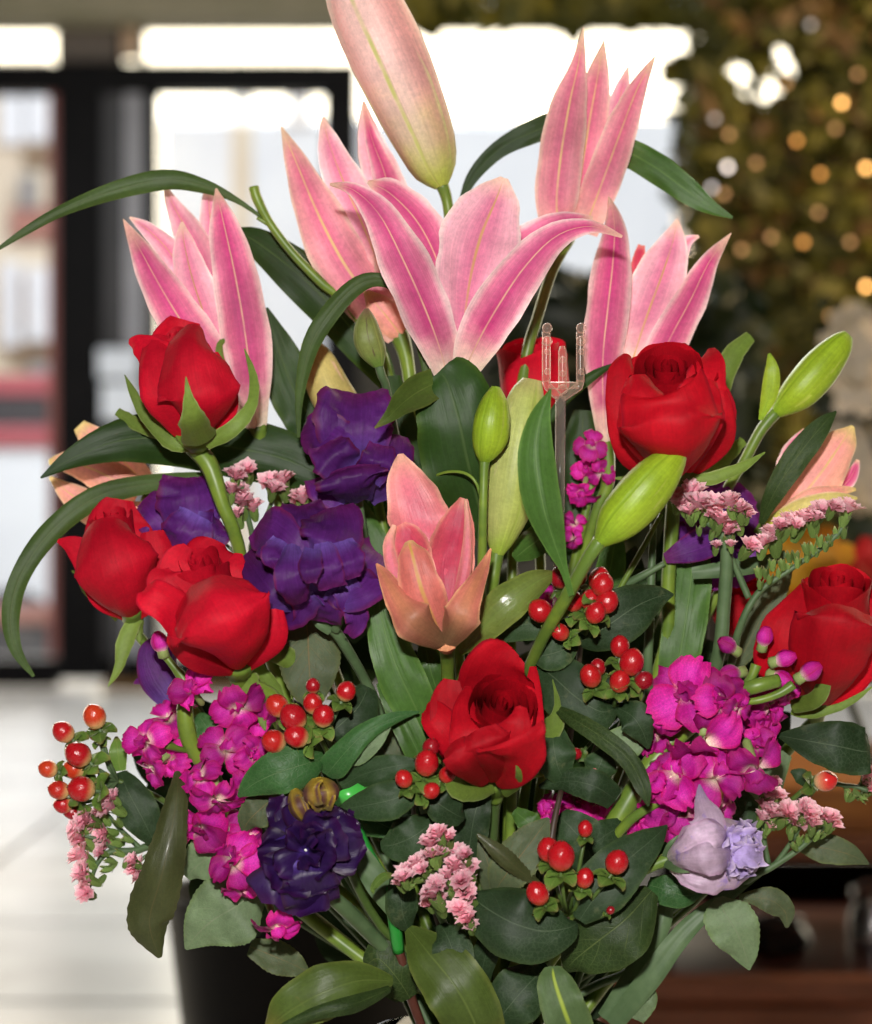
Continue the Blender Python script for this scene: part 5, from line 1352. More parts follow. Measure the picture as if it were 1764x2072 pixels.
st5 = statice('two branched pink statice spray at the lower centre over dark leaves', [(885, 1680, 14), (906, 1690, 11), (868, 1700, 14), (882, 1718, 14), (860, 1735, 14), (840, 1742, 14), (850, 1757, 12), (825, 1757, 14), (814, 1772, 12), (804, 1782, 10), (893, 1702, 11), (872, 1724, 11),
              (924, 1720, 14), (941, 1724, 12), (920, 1745, 16), (945, 1755, 14), (905, 1765, 14), (930, 1776, 16), (885, 1786, 14), (870, 1800, 16), (886, 1815, 13), (936, 1800, 15), (946, 1812, 12), (930, 1835, 14), (941, 1855, 14), (951, 1868, 10), (862, 1826, 10), (900, 1790, 10), (948, 1778, 10)],
              [[(905, 1700, -72, 4), (895, 1740, -72, 5), (870, 1770, -68, 6), (880, 1830, -60, 7), (910, 1900, -40, 8), (960, 2085, -16, 8), (1010, 2600, 0, 8)], [(820, 1785, -72, 4), (845, 1775, -72, 5), (872, 1775, -70, 5)], [(950, 1740, -76, 4), (948, 1800, -74, 5), (935, 1850, -66, 6), (915, 1905, -42, 7)]], 305, -82, grow=(-0.35, 0.8),
              extra=((912, 1715, 13, .5, .5), (900, 1735, 14, .5, .4), (880, 1750, 14, .5, .4), (862, 1775, 14, .4, .2), (840, 1785, 14, .2, .2), (965, 1750, 14, .6, .4), (968, 1775, 15, .7, .3), (962, 1800, 15, .7, .2), (905, 1800, 14, -.2, .3)))
st6 = statice('pink statice sprig right of the lilac bud at lower right', [(1556, 1595, 14), (1570, 1578, 10), (1576, 1605, 12), (1550, 1625, 16), (1566, 1640, 14), (1545, 1650, 11), (1600, 1640, 17), (1620, 1655, 18), (1640, 1640, 17), (1646, 1660, 12), (1660, 1645, 14), (1680, 1650, 15), (1690, 1664, 11), (1560, 1668, 8), (1630, 1625, 11), (1609, 1660, 11)],
              [[(1668, 1670, -24, 5), (1620, 1715, -22, 6), (1560, 1755, -20, 7), (1500, 1790, -16, 8), (1300, 1950, 10, 9), (1110, 2085, 10, 9), (980, 2600, 0, 8)], [(1620, 1670, -24, 4), (1600, 1705, -22, 5), (1568, 1750, -20, 6)], [(1555, 1650, -20, 5), (1545, 1690, -18, 6), (1555, 1750, -18, 6)]], 306, -30, grow=(0.25, 0.9),
              extra=((1560, 1655, 14, -.2, .8), (1548, 1670, 14, 0, .8), (1600, 1672, 15, 0, .7), (1620, 1682, 16, .1, .7), (1640, 1680, 16, .2, .7), (1660, 1675, 16, .3, .7), (1675, 1680, 14, .5, .5), (1600, 1700, 14, -.3, .5)))
st7 = statice('tiny pink statice blooms touching the right edge under the dark leaf', [(1757, 1560, 13), (1764, 1592, 13), (1752, 1580, 9)],
              [[(1756, 1600, 6, 5), (1715, 1590, 8, 5), (1640, 1600, 12, 6), (1480, 1750, 30, 7), (1100, 2085, 24, 8), (980, 2600, 0, 8)]], 307, 4, grow=(0.3, 0.8),
              extra=((1735, 1600, 16, .3, .4), (1745, 1622, 16, .2, -.3), (1715, 1598, 14, 0, .5), (1720, 1610, 13, .2, -.4), (1760, 1625, 15, .3, -.2)))


# ------------------------------------------------------------------ hypericum (red berries)
def berry_local(mat):
    mb = MB(); rows = []; uv = []
    ns, nr = 16, 12
    for i in range(nr+1):
        th = math.pi*i/nr
        z = math.cos(th); r = math.sin(th)
        zz = z*1.08 + (0.06 if z > 0.9 else 0)
        rows.append([Vector((r*math.cos(2*math.pi*k/ns)*(1+0.02*math.cos(6*math.pi*k/ns)), r*math.sin(2*math.pi*k/ns), zz)) for k in range(ns)])
        uv.append([(k/ns, i/nr) for k in range(ns)])
    mb.grid(rows, uv, True)
    return mb.mesh('berry', mat)


BER = berry_local(M_BERRY); BERO = berry_local(M_BERRYO); BERW = berry_local(M_BERRYW)
mb = MB(); mb.tube([Vector((0, 0, 1.08)), Vector((0.02, 0, 1.17)), Vector((0.05, 0.02, 1.25))], [0.09, 0.05, 0.03], 6)
BTIP = mb.mesh('berry_tip', M_BTIP)


def calyx_local(seed):
    rng = random.Random(seed)
    mb = MB()
    for k in range(5):
        a = k*2*math.pi/5 + rng.uniform(-0.15, 0.15)
        ln = rng.uniform(0.9, 1.3); opn = rng.uniform(0.5, 1.0)
        rows = []; uv = []
        rd = Vector((math.cos(a), math.sin(a), 0)); td = Vector((-math.sin(a), math.cos(a), 0))
        for i in range(6):
            s = i/5
            w = 0.6*math.sin(0.5 + s*2.3)
            c = rd*(0.12 + ln*0.9*s*(0.75+0.25*opn)) + Vector((0, 0, -1.12 + 0.35*math.sin(s*2.2)*(1.2-opn) - 0.55*opn*s*s))
            rows.append([c + td*w*q + Vector((0, 0, 0.14*q*q)) for q in (-1, -0.5, 0, 0.5, 1)])
            uv.append([(0.5+q/2, 1-s) for q in (-1, -0.5, 0, 0.5, 1)])
        mb.grid(rows, uv)
    return mb.mesh('berry_calyx', M_CALYX)


CAL = [calyx_local(i) for i in range(4)]
HG = 'red berry sprigs in the bouquet'


def hyper(label, berries, node, d, seed, stem, up=0.5, smat=M_STEMG, white=(), orange=False):
    rng = random.Random(seed)
    t = Thing('berry_sprig', label, 'berry sprig', P(node[0], node[1], d), HG)
    stalk = MB()
    nd = P(node[0], node[1], d + 8)
    for i, b in enumerate(berries):
        x, y, r = b[:3]
        dd = d - 10 + (b[3] if len(b) > 3 else 0)
        c = P(x, y, dd)
        dx, dy = x - node[0], node[1] - y
        l = math.hypot(dx, dy) + 1
        f = (dx/l*0.8 + rng.uniform(-.15, .15), dy/l*0.6 + up + rng.uniform(-.15, .15), 0.45)
        M3 = frame_of(f)
        s = r*UNIT
        M = Matrix.Translation(c) @ (M3 @ Matrix.Rotation(rng.uniform(0, 6), 3, 'Z')).to_4x4() @ Matrix.Diagonal((s, s, s*rng.uniform(0.98, 1.1), 1))
        o = t.inst('berry', BERW if i in white else (BERO if orange else BER), M)
        t.inst('berry_tip', BTIP, Matrix.Identity(4), o)
        t.inst('calyx', rng.choice(CAL), Matrix.Rotation(rng.uniform(0, 6), 4, 'Z') @ Matrix.Scale(rng.uniform(1.2, 1.5), 4), o)
        e = c - (M3 @ Vector((0, 0, 1)))*s*1.15
        mid = (e + nd)*0.5 + Vector((0, 0.002, -0.004))
        stalk.tube([e, mid, nd], [0.0009, 0.001, 0.0012], 6)
    t.add('stalks', stalk, smat)
    if stem: t.add('stem', stem_mb([(node[0], node[1], d + 8, 5)] + list(stem), n=22), M_STEMB if smat is not M_STEMG else M_STEMD)
    return t


ST = lambda *p: list(p) + [(1000, 2600, 0, 7)]
h1 = hyper('berry sprig with oval orange red berries jutting out at far left', [(191, 1450, 23), (193, 1484, 15, 8), (128, 1481, 21), (158, 1527, 25), (150, 1556, 21, 8), (97, 1556, 18), (165, 1596, 26), (119, 1599, 19), (128, 1628, 18, 8), (146, 1642, 16, 12)],
           (238, 1580), -14, 401, ST((330, 1620, 6, 6), (520, 1760, 24, 7), (800, 1980, 24, 7), (950, 2085, 14, 7)), up=0.25, orange=True)
leaf(h1, M_CALYX, ((235, 1490, -2, 3), (238, 1520, -6, 18), (243, 1560, -4, 12)), cup=0.2)
h2 = hyper('berry sprig with orange tinged berries left of centre above a broad leaf', [(561, 1428, 22), (593, 1452, 25, -4), (554, 1500, 23), (600, 1490, 22, -6), (633, 1388, 14, 4), (700, 1399, 19), (633, 1424, 19), (654, 1449, 21, -4)],
           (645, 1490), -48, 402, ST((680, 1560, -20, 6), (760, 1760, 10, 7), (940, 2085, 6, 7)), up=0.35, orange=True)
h3 = hyper('small berry sprig tucked against the left of the middle rose', [(863, 1544, 23), (872, 1512, 17, 8), (817, 1576, 17), (872, 1600, 16), (905, 1567, 16, 8)],
           (845, 1598), -62, 403, ST((838, 1660, -30, 5), (880, 1850, 0, 6), (970, 2085, 4, 7)), smat=M_STEMD)
h4 = hyper('berry sprig above the blue green leaf right of centre, crossed by a bud stem', [(1093, 1236, 23), (1133, 1169, 20, 8), (1174, 1168, 14, 8), (1212, 1172, 21, 2), (1219, 1183, 22, -8), (1195, 1214, 20, -2), (1228, 1218, 22, -8), (1205, 1240, 19, -14), (1160, 1217, 19), (1133, 1279, 17)],
           (1175, 1275), -40, 404, ST((1165, 1400, 0, 6), (1120, 1700, 30, 7), (1030, 2085, 14, 7)), smat=M_STEMD)
h5 = hyper('berry sprig beside the left edge of the large magenta stock', [(1254, 1308, 19), (1278, 1340, 24, -4), (1254, 1379, 20, -4), (1195, 1368, 21), (1210, 1350, 16, 10), (1302, 1377, 18), (1165, 1525, 12, 14), (1205, 1556, 12, 16)],
           (1238, 1425), -40, 405, ST((1210, 1500, -10, 6), (1130, 1750, 20, 7), (1040, 2085, 10, 7)), smat=M_STEMD)
h6 = hyper('berry sprig at lower right of centre on a brown twig', [(1110, 1720, 22), (1135, 1733, 26, -8), (1184, 1677, 14), (1248, 1745, 22), (1183, 1777, 17), (1088, 1808, 21, -6), (1235, 1842, 8, 8)],
           (1150, 1850), -78, 406, ST((1120, 1930, -40, 6), (1040, 2085, -16, 7)), up=0.9, smat=M_STEMD)
h6.add('twig', stem_mb([(1135, 1600, -50, 5), (1118, 1680, -58, 7), (1104, 1800, -60, 8), (1085, 1960, -34, 9), (1020, 2085, -10, 9), (990, 2600, 0, 8)], n=18), M_STEMB)
h7 = hyper('single half white berry on the far right below the dark leaf', [(1670, 1580, 21)], (1625, 1598), -6, 407, ST((1560, 1660, 10, 6), (1380, 1850, 24, 7), (1080, 2085, 20, 7)), up=0.1, white=(0,))
leaf(h7, M_HYP, ((1600, 1560, -6, 3), (1620, 1570, -8, 16), (1640, 1590, -6, 10)), cup=0.2)
# ------------------------------------------------------------------ leaves, each on the stem it belongs to
LV = [
    # lily leaves, upper half
    (l2, M_LDARK, ((470, 466, 62, 6), (520, 490, 58, 30), (610, 560, 54, 48), (690, 640, 52, 48), (750, 720, 50, 36), (800, 800, 48, 12)), dict(cup=0.3, fold=0.15)),
    (l2, M_STRAP, ((-10, 508, 18, 3), (60, 462, 20, 9), (130, 424, 22, 12), (225, 388, 24, 18), (330, 364, 26, 21), (410, 376, 30, 15), (480, 406, 34, 6), (552, 456, 36, 3)), dict(cup=0.5, fold=0.2, nv=34)),
    (l1, M_LDARK, ((540, 622, 56, 2), (558, 690, 54, 30), (590, 780, 52, 50), (630, 850, 52, 52), (660, 920, 52, 30)), dict(cup=0.15, fold=0.2)),
    (l3, M_STRAP, ((604, 885, -6, 3), (606, 800, -10, 9), (628, 700, -14, 18), (672, 628, -16, 20), (722, 578, -18, 18), (768, 566, -20, 14), (808, 586, -22, 13), (838, 640, -24, 13), (856, 720, -24, 9), (866, 790, -22, 5)), dict(cup=0.45, fold=0.25, nv=36)),
    (l4, M_LDARK, ((930, 415, 66, 4), (958, 355, 66, 13), (1010, 302, 66, 18), (1075, 268, 66, 24), (1130, 252, 66, 26), (1180, 262, 64, 26)), dict(cup=0.2, fold=0.25, nv=24)),
    (l4, M_LMID, ((1482, 440, 44, 3), (1435, 418, 46, 15), (1385, 382, 48, 27), (1320, 335, 52, 31), (1255, 305, 58, 27), (1190, 320, 62, 16)), dict(cup=0.25, fold=0.2, nv=24)),
    (l3, M_LDARK, ((888, 752, -46, 46), (905, 775, -48, 70), (928, 850, -50, 88), (945, 930, -46, 92), (965, 1010, -38, 74), (985, 1090, -30, 20)), dict(cup=0.3, fold=0.12, nv=24)),
    (l3, M_LOLIVE, ((758, 866, -70, 2), (785, 845, -68, 12), (812, 818, -62, 26), (842, 795, -54, 34), (880, 775, -46, 30)), dict(cup=-0.35, fold=0.0)),
    (b3, M_LMID, ((1114, 788, -88, 2), (1092, 848, -90, 22), (1084, 925, -92, 38), (1098, 1020, -92, 38), (1122, 1100, -88, 22), (1140, 1150, -84, 9), (1156, 1205, -78, 6)), dict(cup=-0.15, fold=0.3, nv=26)),
    (l1, M_LDARK, ((82, 967, 6, 2), (150, 925, 8, 22), (250, 890, 12, 44), (360, 888, 20, 58), (470, 905, 26, 62), (580, 930, 28, 56), (680, 980, 30, 30)), dict(cup=0.3, fold=0.15, nv=26)),
    (l8, M_STRAP, ((68, 1369, -4, 3), (30, 1310, 0, 13), (22, 1235, 2, 19), (46, 1155, 4, 20), (110, 1068, 8, 23), (200, 1004, 14, 23), (310, 978, 22, 19), (440, 966, 30, 12)), dict(cup=0.35, fold=0.2, nv=34)),
    (l6, M_LSHINE, ((1128, 1158, -44, 3), (1085, 1178, -48, 28), (1025, 1222, -52, 40), (968, 1280, -48, 30), (930, 1322, -40, 8)), dict(cup=0.5, fold=0.1)),
    (l6, M_LMID, ((768, 1158, -34, 3), (768, 1230, -38, 26), (795, 1330, -40, 44), (835, 1420, -38, 46), (880, 1510, -28, 22)), dict(cup=0.3, fold=0.25, nv=24)),
    (l6, M_LOLIVE, ((845, 1330, -20, 20), (860, 1400, -22, 38), (880, 1470, -20, 36), (905, 1540, -16, 20)), dict(cup=0.2)),
    (l6, M_LMID, ((860, 1300, -22, 12), (868, 1345, -26, 28), (882, 1390, -24, 28), (900, 1430, -20, 14)), dict(cup=0.2)),
    (l6, M_LMID, ((965, 1310, -30, 6), (955, 1350, -30, 20), (935, 1400, -24, 18)), dict(cup=0.2)),
    (l3, M_LMID, ((770, 1380, -32, 10), (800, 1430, -36, 24), (840, 1510, -38, 27), (880, 1600, -30, 25), (930, 1720, -6, 18)), dict(cup=0.2, fold=0.4)),
    (l5, M_LMID, ((1402, 1120, 14, 34), (1398, 1170, 10, 42), (1388, 1250, 6, 44), (1372, 1340, 6, 40), (1350, 1430, 8, 22)), dict(cup=0.15, fold=0.15)),
    (l5, M_LMID, ((1245, 1090, 20, 18), (1235, 1150, 22, 30), (1215, 1230, 24, 24)), dict(cup=0.2)),
    (l7, M_DEEPL, ((1692, 832, -4, 2), (1660, 865, -8, 20), (1612, 925, -10, 27), (1565, 1000, -6, 20), (1540, 1060, 4, 6)), dict(cup=0.3, fold=0.3)),
    (l5, M_LDARK, ((1245, 735, 10, 2), (1200, 760, 8, 10), (1150, 800, 8, 12), (1110, 850, 10, 10)), dict(cup=0.3)),
    (l5, M_LDARK, ((1180, 830, 48, 20), (1175, 920, 46, 44), (1160, 1030, 46, 46), (1140, 1140, 46, 26)), dict(cup=0.2)),
    (l3, M_LDARK, ((790, 760, 30, 20), (800, 850, 26, 40), (830, 980, 24, 46), (860, 1100, 24, 34)), dict(cup=0.2)),
    (l2, M_LMID, ((640, 930, 40, 20), (680, 1010, 40, 44), (740, 1110, 36, 50), (790, 1210, 30, 34)), dict(cup=0.2, fold=0.15)),
    (b2, M_LMID, ((1040, 1130, -20, 8), (1065, 1110, -14, 26), (1100, 1080, -4, 30), (1130, 1020, 4, 16)), dict(cup=0.2)),
    (st2, M_STEMG, ((1590, 1120, -10, 8), (1540, 1140, -12, 16), (1480, 1150, -14, 18), (1400, 1160, -10, 12)), dict(cup=0.3)),
    (r6, M_ROSEL, ((1602, 1153, 20, 2), (1580, 1185, 18, 18), (1545, 1240, 18, 28), (1510, 1310, 20, 24), (1485, 1360, 22, 6)), dict(cup=0.2, fold=0.3, serr=0.08, ns=14)),
    # hypericum leaves
    (h4, M_HYP, ((1363, 1203, -34, 2), (1330, 1208, -38, 26), (1285, 1228, -44, 50), (1235, 1262, -46, 54), (1190, 1290, -40, 34), (1168, 1300, -34, 8)), dict(cup=0.3, fold=0.2, nv=22)),
    (h4, M_HYP, ((975, 1302, -20, 4), (1020, 1275, -26, 26), (1075, 1262, -30, 34), (1130, 1270, -30, 26), (1170, 1290, -30, 8)), dict(cup=0.25, fold=0.15)),
    (h4, M_HYP, ((1070, 1330, -34, 8), (1105, 1325, -38, 34), (1140, 1315, -38, 32), (1168, 1300, -34, 8)), dict(cup=0.25, fold=0.1)),
    (h5, M_HYP, ((1085, 1345, -26, 10), (1120, 1370, -34, 52), (1165, 1410, -40, 62), (1215, 1440, -42, 48), (1246, 1432, -36, 8)), dict(cup=0.3, fold=0.12, nv=22)),
    (h5, M_HYP, ((1312, 1515, -42, 3), (1300, 1480, -46, 26), (1280, 1450, -46, 36), (1250, 1432, -38, 10)), dict(cup=0.25, fold=0.2)),
    (h5, M_PALEL, ((1200, 1530, -28, 6), (1235, 1520, -32, 34), (1275, 1498, -32, 34), (1312, 1480, -28, 10)), dict(cup=-0.2)),
    (b3, M_DEEPL, ((1312, 1632, -78, 2), (1300, 1590, -78, 17), (1270, 1535, -72, 20), (1215, 1490, -66, 20), (1160, 1455, -56, 16), (1120, 1430, -44, 6)), dict(cup=0.35, fold=0.4, nv=24)),
    (h5, M_HYP, ((1150, 1590, -40, 10), (1130, 1555, -46, 36), (1120, 1510, -46, 42), (1118, 1460, -36, 14)), dict(cup=0.3, fold=0.1)),
    (h5, M_HYP, ((1245, 1618, -44, 24), (1205, 1592, -50, 34), (1150, 1580, -46, 26), (1090, 1592, -36, 4)), dict(cup=0.3, fold=0.12)),
    (h5, M_HYP, ((1225, 1515, -34, 10), (1215, 1545, -38, 36), (1200, 1575, -36, 20)), dict(cup=0.3)),
    (h2, M_HYPG, ((481, 1612, -52, 3), (515, 1585, -58, 30), (565, 1562, -62, 46), (620, 1545, -58, 40), (655, 1530, -48, 10)), dict(cup=0.3, fold=0.15)),
    (h2, M_HYP, ((745, 1390, -26, 20), (725, 1430, -32, 46), (690, 1465, -36, 42), (660, 1490, -36, 14)), dict(cup=0.3, fold=0.12)),
    (h2, M_HYPG, ((848, 1440, -46, 2), (800, 1452, -52, 12), (745, 1478, -56, 20), (705, 1515, -56, 26), (675, 1550, -52, 30), (660, 1568, -48, 16)), dict(cup=0.3, fold=0.2, wav=0.25, wf=1.2)),
    (h2, M_PALEL, ((790, 1468, -50, 3), (760, 1500, -52, 16), (725, 1530, -50, 18), (700, 1540, -46, 6)), dict(cup=-0.3)),
    (h2, M_ROSEL, ((730, 1480, -14, 20), (770, 1510, -20, 40), (800, 1560, -20, 36), (830, 1580, -16, 10)), dict(cup=0.2)),
    (h2, M_HYP, ((850, 1545, -50, 6), (800, 1550, -52, 24), (740, 1565, -48, 28), (690, 1590, -40, 14)), dict(cup=0.3, fold=0.2)),
    (h3, M_HYP, ((680, 1640, -56, 3), (725, 1632, -62, 28), (785, 1620, -66, 40), (830, 1605, -64, 26), (846, 1600, -58, 6)), dict(cup=0.3, fold=0.15, wav=0.1)),
    (h3, M_HYP, ((940, 1655, -48, 8), (925, 1650, -52, 26), (890, 1628, -56, 34), (858, 1602, -54, 10)), dict(cup=0.35, fold=0.15)),
    (h3, M_HYP, ((770, 1712, -40, 10), (800, 1708, -44, 38), (840, 1690, -46, 44), (880, 1660, -40, 20)), dict(cup=0.3, fold=0.15)),
    (h3, M_HYP, ((975, 1600, -30, 20), (960, 1650, -32, 34), (950, 1710, -30, 32), (940, 1780, -24, 16)), dict(cup=0.2)),
    (h3, M_HYPG, ((560, 1690, -10, 8), (640, 1650, -16, 36), (720, 1650, -20, 40), (800, 1680, -20, 20)), dict(cup=0.2)),
    (h6, M_HYP, ((952, 1812, -72, 14), (985, 1838, -80, 56), (1035, 1866, -86, 74), (1095, 1884, -86, 66), (1148, 1878, -82, 34), (1168, 1868, -76, 6)), dict(cup=0.3, fold=0.12, nv=22)),
    (h6, M_HYP, ((1350, 1670, -62, 2), (1318, 1700, -70, 28), (1265, 1745, -76, 50), (1212, 1805, -78, 56), (1172, 1862, -76, 16)), dict(cup=0.25, fold=0.2, nv=22)),
    (h6, M_HYP, ((1130, 1650, -30, 20), (1160, 1680, -34, 44), (1190, 1720, -34, 52), (1200, 1790, -30, 26)), dict(cup=0.2)),
    (h6, M_HYP, ((1262, 1670, -36, 18), (1225, 1690, -42, 32), (1190, 1720, -46, 20)), dict(cup=0.2)),
    (h6, M_DEEPL, ((1142, 1966, -52, 4), (1165, 1940, -60, 40), (1215, 1900, -66, 74), (1268, 1858, -66, 72), (1318, 1802, -58, 18)), dict(cup=0.25, fold=0.15, nv=22)),
    (h6, M_HYPG, ((1310, 1790, -40, 16), (1345, 1800, -46, 32), (1385, 1812, -46, 26), (1420, 1806, -40, 5)), dict(cup=0.25)),
    (h6, M_HYP, ((890, 1870, -50, 10), (905, 1895, -56, 34), (918, 1935, -60, 42), (915, 1965, -58, 22), (908, 1992, -54, 2)), dict(cup=0.3, fold=0.2)),
    (h6, M_HYP, ((1108, 1955, -44, 14), (1075, 1985, -54, 48), (1035, 2030, -58, 56), (1000, 2075, -52, 20)), dict(cup=0.3, fold=0.12)),
    (h6, M_HYP, ((800, 1770, -46, 14), (810, 1800, -50, 30), (815, 1850, -50, 32), (830, 1890, -44, 4)), dict(cup=0.3)),
    (h6, M_HYP, ((990, 1880, -50, 10), (985, 1920, -54, 26), (975, 1970, -50, 22), (980, 2010, -44, 8)), dict(cup=0.2)),
    (h1, M_HYP, ((243, 1562, -2, 14), (258, 1600, -8, 34), (285, 1650, -10, 40), (305, 1690, -8, 24), (316, 1712, -4, 5)), dict(cup=0.25, fold=0.1)),
    (h1, M_HYPG, ((368, 1560, 0, 10), (375, 1590, -2, 24), (385, 1620, 0, 14)), dict(cup=0.2)),
    (h7, M_HYP, ((1760, 1520, -26, 40), (1742, 1520, -30, 50), (1695, 1510, -34, 52), (1640, 1500, -30, 38), (1574, 1488, -20, 4)), dict(cup=0.25, fold=0.15)),
    (h7, M_PALEL, ((1585, 1520, 10, 20), (1560, 1560, 6, 34), (1530, 1620, 6, 36), (1500, 1680, 10, 16)), dict(cup=0.2)),
    (h7, M_HYP, ((1480, 1600, 8, 20), (1500, 1650, 4, 42), (1490, 1710, 4, 40), (1470, 1760, 8, 16)), dict(cup=0.2)),
    # rose leaves, lower half
    (r2, M_ROSELD, ((324, 1938, -44, 5), (306, 1890, -50, 38), (304, 1850, -52, 48), (326, 1775, -56, 44), (343, 1700, -54, 35), (358, 1610, -46, 22), (358, 1560, -36, 6)), dict(cup=0.45, fold=0.0, serr=0.05, ns=20, wav=0.12)),
    (r2, M_PALEL, ((376, 1921, -30, 3), (395, 1895, -34, 32), (430, 1862, -38, 66), (475, 1835, -38, 72), (525, 1800, -30, 26)), dict(cup=0.15, fold=0.1, serr=0.03, ns=22)),
    (r2, M_PALEL, ((378, 1776, -14, 8), (395, 1755, -18, 36), (430, 1730, -20, 46), (475, 1700, -16, 14)), dict(cup=0.15, fold=0.1, serr=0.04, ns=16)),
    (r2, M_ROSEL, ((625, 1968, 0, 4), (600, 1955, -4, 24), (555, 1935, -6, 34), (505, 1915, -4, 18)), dict(cup=0.2, serr=0.04, ns=14)),
    (r3, M_ROSEL, ((492, 1684, -40, 3), (500, 1665, -44, 24), (518, 1645, -46, 36), (548, 1620, -42, 30), (575, 1610, -36, 8)), dict(cup=0.2, serr=0.05, ns=14)),
    (r3, M_ROSEL, ((640, 1440, -16, 4), (630, 1400, -18, 40), (625, 1340, -18, 62), (622, 1280, -14, 60), (615, 1230, -8, 20)), dict(cup=0.2, fold=0.12, serr=0.03, ns=18)),
    (r3, M_HYPG, ((400, 1445, -10, 10), (420, 1475, -14, 26), (440, 1510, -12, 16)), dict(cup=0.2)),
    (r4, M_ROSEL, ((1110, 1655, -58, 3), (1085, 1690, -62, 32), (1050, 1735, -64, 44), (1020, 1775, -62, 38), (1000, 1805, -56, 10)), dict(cup=0.15, fold=0.25, serr=0.05, ns=18)),
    (r4, M_ROSELD, ((1095, 1790, -62, 4), (1060, 1768, -68, 14), (1015, 1730, -72, 18), (965, 1688, -70, 4)), dict(cup=0.4, serr=0.12, ns=16)),
    (r4, M_ROSEL, ((970, 1695, -56, 4), (985, 1740, -58, 22), (1000, 1790, -56, 26), (1010, 1830, -50, 8)), dict(cup=0.2)),
    (r4, M_LMID, ((1040, 1640, -24, 10), (1070, 1665, -28, 24), (1100, 1690, -26, 12)), dict(cup=0.2)),
    (r4, M_LMID, ((990, 1810, -40, 10), (1000, 1840, -36, 20), (985, 1790, -34, 14)), dict(cup=0.2)),
    (r5, M_PALEL, ((1516, 1963, -34, 2), (1508, 1930, -38, 28), (1490, 1885, -42, 50), (1465, 1845, -40, 46), (1455, 1815, -34, 10)), dict(cup=0.15, fold=0.12, serr=0.04, ns=18)),
    (r5, M_ROSEL, ((1592, 1877, -18, 3), (1588, 1845, -22, 22), (1555, 1820, -24, 26), (1495, 1815, -20, 5)), dict(cup=0.25, serr=0.04, ns=14)),
    (r6, M_ROSEL, ((1758, 1748, 0, 2), (1715, 1728, -4, 24), (1660, 1715, -4, 30), (1610, 1712, 0, 8)), dict(cup=0.2, fold=0.15)),
    (p4, M_LOLIVE, ((540, 2085, -80, 10), (580, 2050, -84, 44), (650, 2010, -86, 56), (725, 1985, -80, 42), (795, 1985, -66, 10)), dict(cup=0.35, fold=0.12, nv=24)),
    (p4, M_DEEPL, ((560, 2080, -90, 4), (640, 2050, -94, 14), (720, 2030, -90, 18), (790, 2000, -72, 8)), dict(cup=0.5)),
    (p4, M_LOLIVE, ((978, 2130, -56, 50), (958, 2065, -64, 62), (920, 1995, -66, 66), (868, 1930, -58, 52), (826, 1878, -46, 10)), dict(cup=0.25, fold=0.12, nv=22)),
    (p4, M_STEMG, ((710, 1690, -40, 4), (730, 1730, -44, 20), (765, 1790, -44, 26), (800, 1850, -40, 14)), dict(cup=0.2)),
    (p4, M_PALEL, ((722, 1700, -30, 8), (738, 1740, -36, 26), (760, 1780, -34, 18)), dict(cup=0.2, serr=0.06, ns=12)),
    (p4, M_DEEPL, ((740, 1955, -30, 10), (765, 1940, -34, 40), (800, 1975, -34, 46), (830, 2020, -26, 20)), dict(cup=0.2)),
    (st5, M_CALYX, ((798, 1770, -84, 2), (775, 1775, -80, 9), (756, 1795, -76, 7), (755, 1808, -74, 2)), dict(cup=0.3)),
    (p7, M_YRIB, ((1118, 1955, -70, 16), (1122, 1985, -74, 36), (1140, 2040, -78, 46), (1165, 2110, -74, 44), (1180, 2160, -60, 20)), dict(cup=0.12, fold=0.1)),
    (p7, M_STEMG, ((1540, 1770, -16, 3), (1470, 1815, -20, 13), (1390, 1880, -22, 20), (1310, 1985, -20, 24), (1240, 2075, -10, 18)), dict(cup=0.4, fold=0.25)),
    (p7, M_STEMG, ((1350, 1800, -10, 6), (1340, 1860, -12, 20), (1290, 1960, -12, 22), (1220, 2060, -6, 14)), dict(cup=0.4)),
    (p7, M_PALEL, ((1290, 1990, -10, 20), (1300, 2020, -16, 30), (1280, 2060, -14, 24)), dict(cup=0.2)),
    (s2, M_STOCKG, ((1300, 1470, -22, 8), (1320, 1500, -24, 12), (1330, 1530, -22, 6)), dict(cup=0.2)),
]
for i, (t, m, pts, kw) in enumerate(LV):
    k = dict(cup=0.2, seed=900+i, wav=0.1, nu=11, crk=0.1, rag=0.05, nv=24)
    k.update(kw)
    leaf(t, m, pts, **k)

# greenery deep inside the bouquet: sprigs whose leaves fill the gaps between the flowers
HULL = [(800, 700, 1130), (1000, 470, 1460), (1200, 440, 1540), (1450, 400, 1570), (1650, 420, 1480), (1800, 560, 1390), (1950, 700, 1290), (2050, 790, 1230)]


def hull(y):
    for (a, l0, r0), (b, l1, r1) in zip(HULL, HULL[1:]):
        if a <= y <= b:
            u = (y-a)/(b-a); return l0+(l1-l0)*u, r0+(r1-r0)*u
    return 900, 1000


